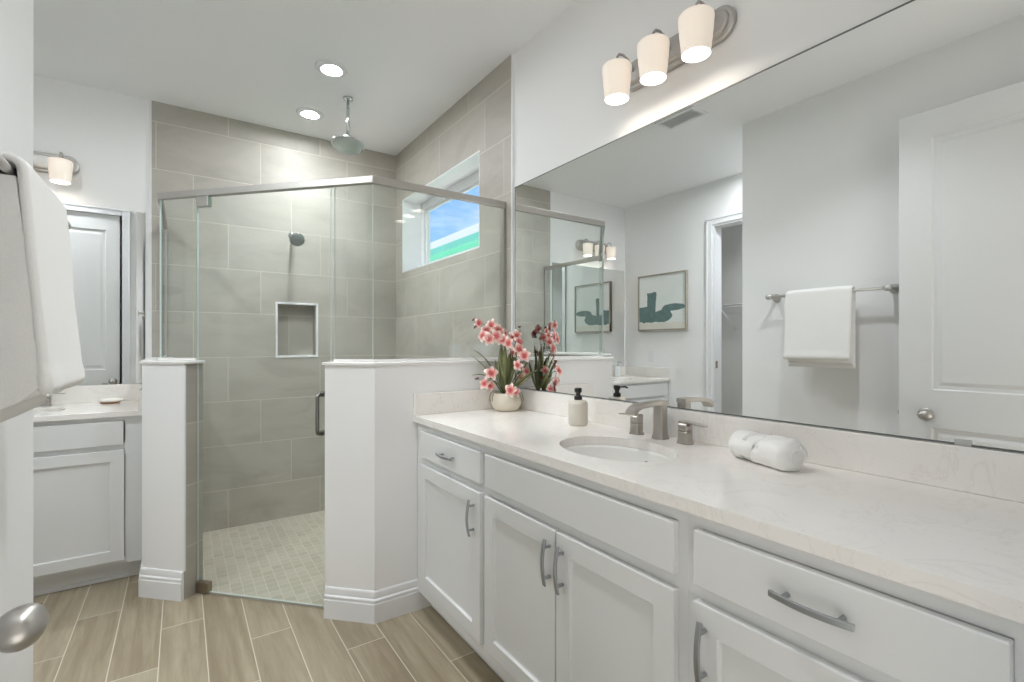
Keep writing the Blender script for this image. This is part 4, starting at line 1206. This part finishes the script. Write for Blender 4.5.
bud = MB().lathe([(0, -.012), (.003, -.008), (.0052, 0), (.0045, .007), (.002, .012), (0, .013)], None, 10)
budo = bud.build('bud', bud_mat); budme = budo.data; bpy.data.objects.remove(budo)
def spray(ctrl, blooms, buds=()):
    pts = bez(*[pp(*c) for c in ctrl], 20)
    st = MB().tube(pts, [.0024 - .0012 * k / 20 for k in range(21)], 8)
    for b in list(blooms) + list(buds):
        p = pp(*b[:3]); q = min(pts, key=lambda s_: (s_ - p).length)
        st.tube([q, q * .5 + p * .5 + Vector((0, 0, .002)), p - (p - q).normalized() * .004 if (p - q).length > .006 else p], .0010, 6)
    so = st.build('flower_stem', stem_mat, parent=po)
    for i, b in enumerate(blooms):
        o = bpy.data.objects.new('flower', random.choice(fmesh)); COL.objects.link(o); o.parent = so
        o.matrix_parent_inverse = Matrix.Translation(-wloc(so))
        face = (-FV * 1.0 + RV * random.uniform(-.8, .8) + ZV * random.uniform(-.35, .5)) if b[1] < .02 else (FV * .4 + RV + ZV * random.uniform(-.3, .3))
        qn = face.normalized().to_track_quat('Z', 'Y')
        o.rotation_mode = 'QUATERNION'; o.rotation_quaternion = qn @ Matrix.Rotation(random.uniform(-.6, .6), 3, 'Z').to_quaternion()
        s_ = b[3] if len(b) > 3 else random.uniform(.82, 1.02); o.scale = (s_, s_, s_); o.location = pp(*b[:3])
    for b in buds:
        o = bpy.data.objects.new('bud', budme); COL.objects.link(o); o.parent = so; o.matrix_parent_inverse = Matrix.Translation(-wloc(so))
        o.location = pp(*b[:3]); o.rotation_euler = (random.uniform(0, 1.5), random.uniform(0, 1.5), 0)
z_ = lambda y: 1.245 - (y - 344.6) * .00500 - (CT + .08)
r_ = lambda x: (x - 507) * .00500
fl = lambda L: [(r_(x), f_, z_(y), s_) for x, y, f_, s_ in L]
spray(((0, 0, 0), (.0, -.01, .20), (-.02, -.01, .34), (r_(477), -.03, z_(322))),
      fl([(479, 323, -.03, .78), (488, 330, -.04, .95), (493, 325, -.02, .95), (484.5, 336, -.05, .95), (497, 336, -.05, 1.0), (499, 330, -.01, .9), (490, 339, -.06, .95), (503, 340, -.04, .9), (496, 328, .03, .85), (505, 333, .035, .8)]),
      [(r_(474.5), -.03, z_(319.5)), (r_(476), -.035, z_(327))])
spray(((.005, 0, 0), (.02, -.01, .18), (.05, -.01, .30), (r_(521), -.03, z_(331))),
      fl([(517, 335, -.05, .8), (519, 342, -.06, .95), (510, 343, -.05, .95), (513, 337, -.02, .8), (519, 349, -.08, .95), (525, 355, -.09, 1.0), (519, 364, -.09, .9), (514, 353, .015, .8)]),
      [(r_(520), -.045, z_(327))])
spray(((-.01, -.01, 0), (-.03, -.04, .05), (-.05, -.05, .09), (r_(484), -.06, z_(381))),
      fl([(492, 373, -.07, 1.1), (486, 383, -.06, .9), (491, 385, -.05, .85)]), [(r_(478), -.06, z_(378))])
spray(((.005, -.02, 0), (.01, -.05, .03), (.02, -.06, .05), (r_(513), -.07, z_(388))),
      fl([(512, 389, -.075, 1.05), (516, 391, -.06, .8)]))
spray(((.01, .01, 0), (.04, .0, .10), (.08, -.02, .15), (.105, -.04, .13)),
      fl([(526, 371, -.05, .85), (523, 378, -.03, .8)]))

# ================================================================== CLOSET SHELF
cs = thing('wire_shelf', (-2.29, 2.9, 1.68), 'white wire closet shelf seen through the doorway in the big mirror', 'shelf')
m = MB()
for k in range(13): m.tube([(-2.295 + k * .025, 1.81, 1.68), (-2.295 + k * .025, 3.79, 1.68)], .0028, 6)
m.build('wire_deck', trim_white, parent=cs)
MB().tube([(-1.995, 1.81, 1.655), (-1.995, 3.79, 1.655)], .006, 8).build('front_rail', trim_white, parent=cs)
for y in (2.3, 3.15):
    MB().tube([(-1.998, y, 1.652), (-2.297, y, 1.42)], .006, 8).build('bracket', trim_white, parent=cs)

# ================================================================== NEIGHBOUR'S HOUSE beyond the window
nh = thing('neighbor_house', (4.6, 7.0, -.3), 'pale green house eave with white fascia seen through the shower window', 'house')
MB().box(4.25, 9.0, -2, 16, -.3, 2.765).build('wall', siding_green, parent=nh)
m = MB().box(3.62, 4.25, -2.3, 16.3, 2.80, 2.82)
for k in range(4): m.box(3.72 + k * .14, 3.745 + k * .14, -2.3, 16.3, 2.790, 2.80)
m.build('soffit', soffit_green, parent=nh)
MB().box(3.59, 3.62, -2.3, 16.3, 2.895, 3.02).build('fascia', fascia_white, parent=nh)
MB().box(3.585, 3.62, -2.3, 16.3, 2.79, 2.8945).build('frieze', soffit_green, parent=nh)
m = MB(); m.add([(3.60, -2.3, 2.99), (3.60, 16.3, 2.99), (6.6, 16.3, 4.04), (6.6, -2.3, 4.04), (3.60, -2.3, 3.015), (3.60, 16.3, 3.015), (6.6, 16.3, 4.06), (6.6, -2.3, 4.06)], [(0, 1, 2, 3), (7, 6, 5, 4), (0, 4, 5, 1), (1, 5, 6, 2), (2, 6, 7, 3), (3, 7, 4, 0)])
m.build('roof', roof_grey, parent=nh)
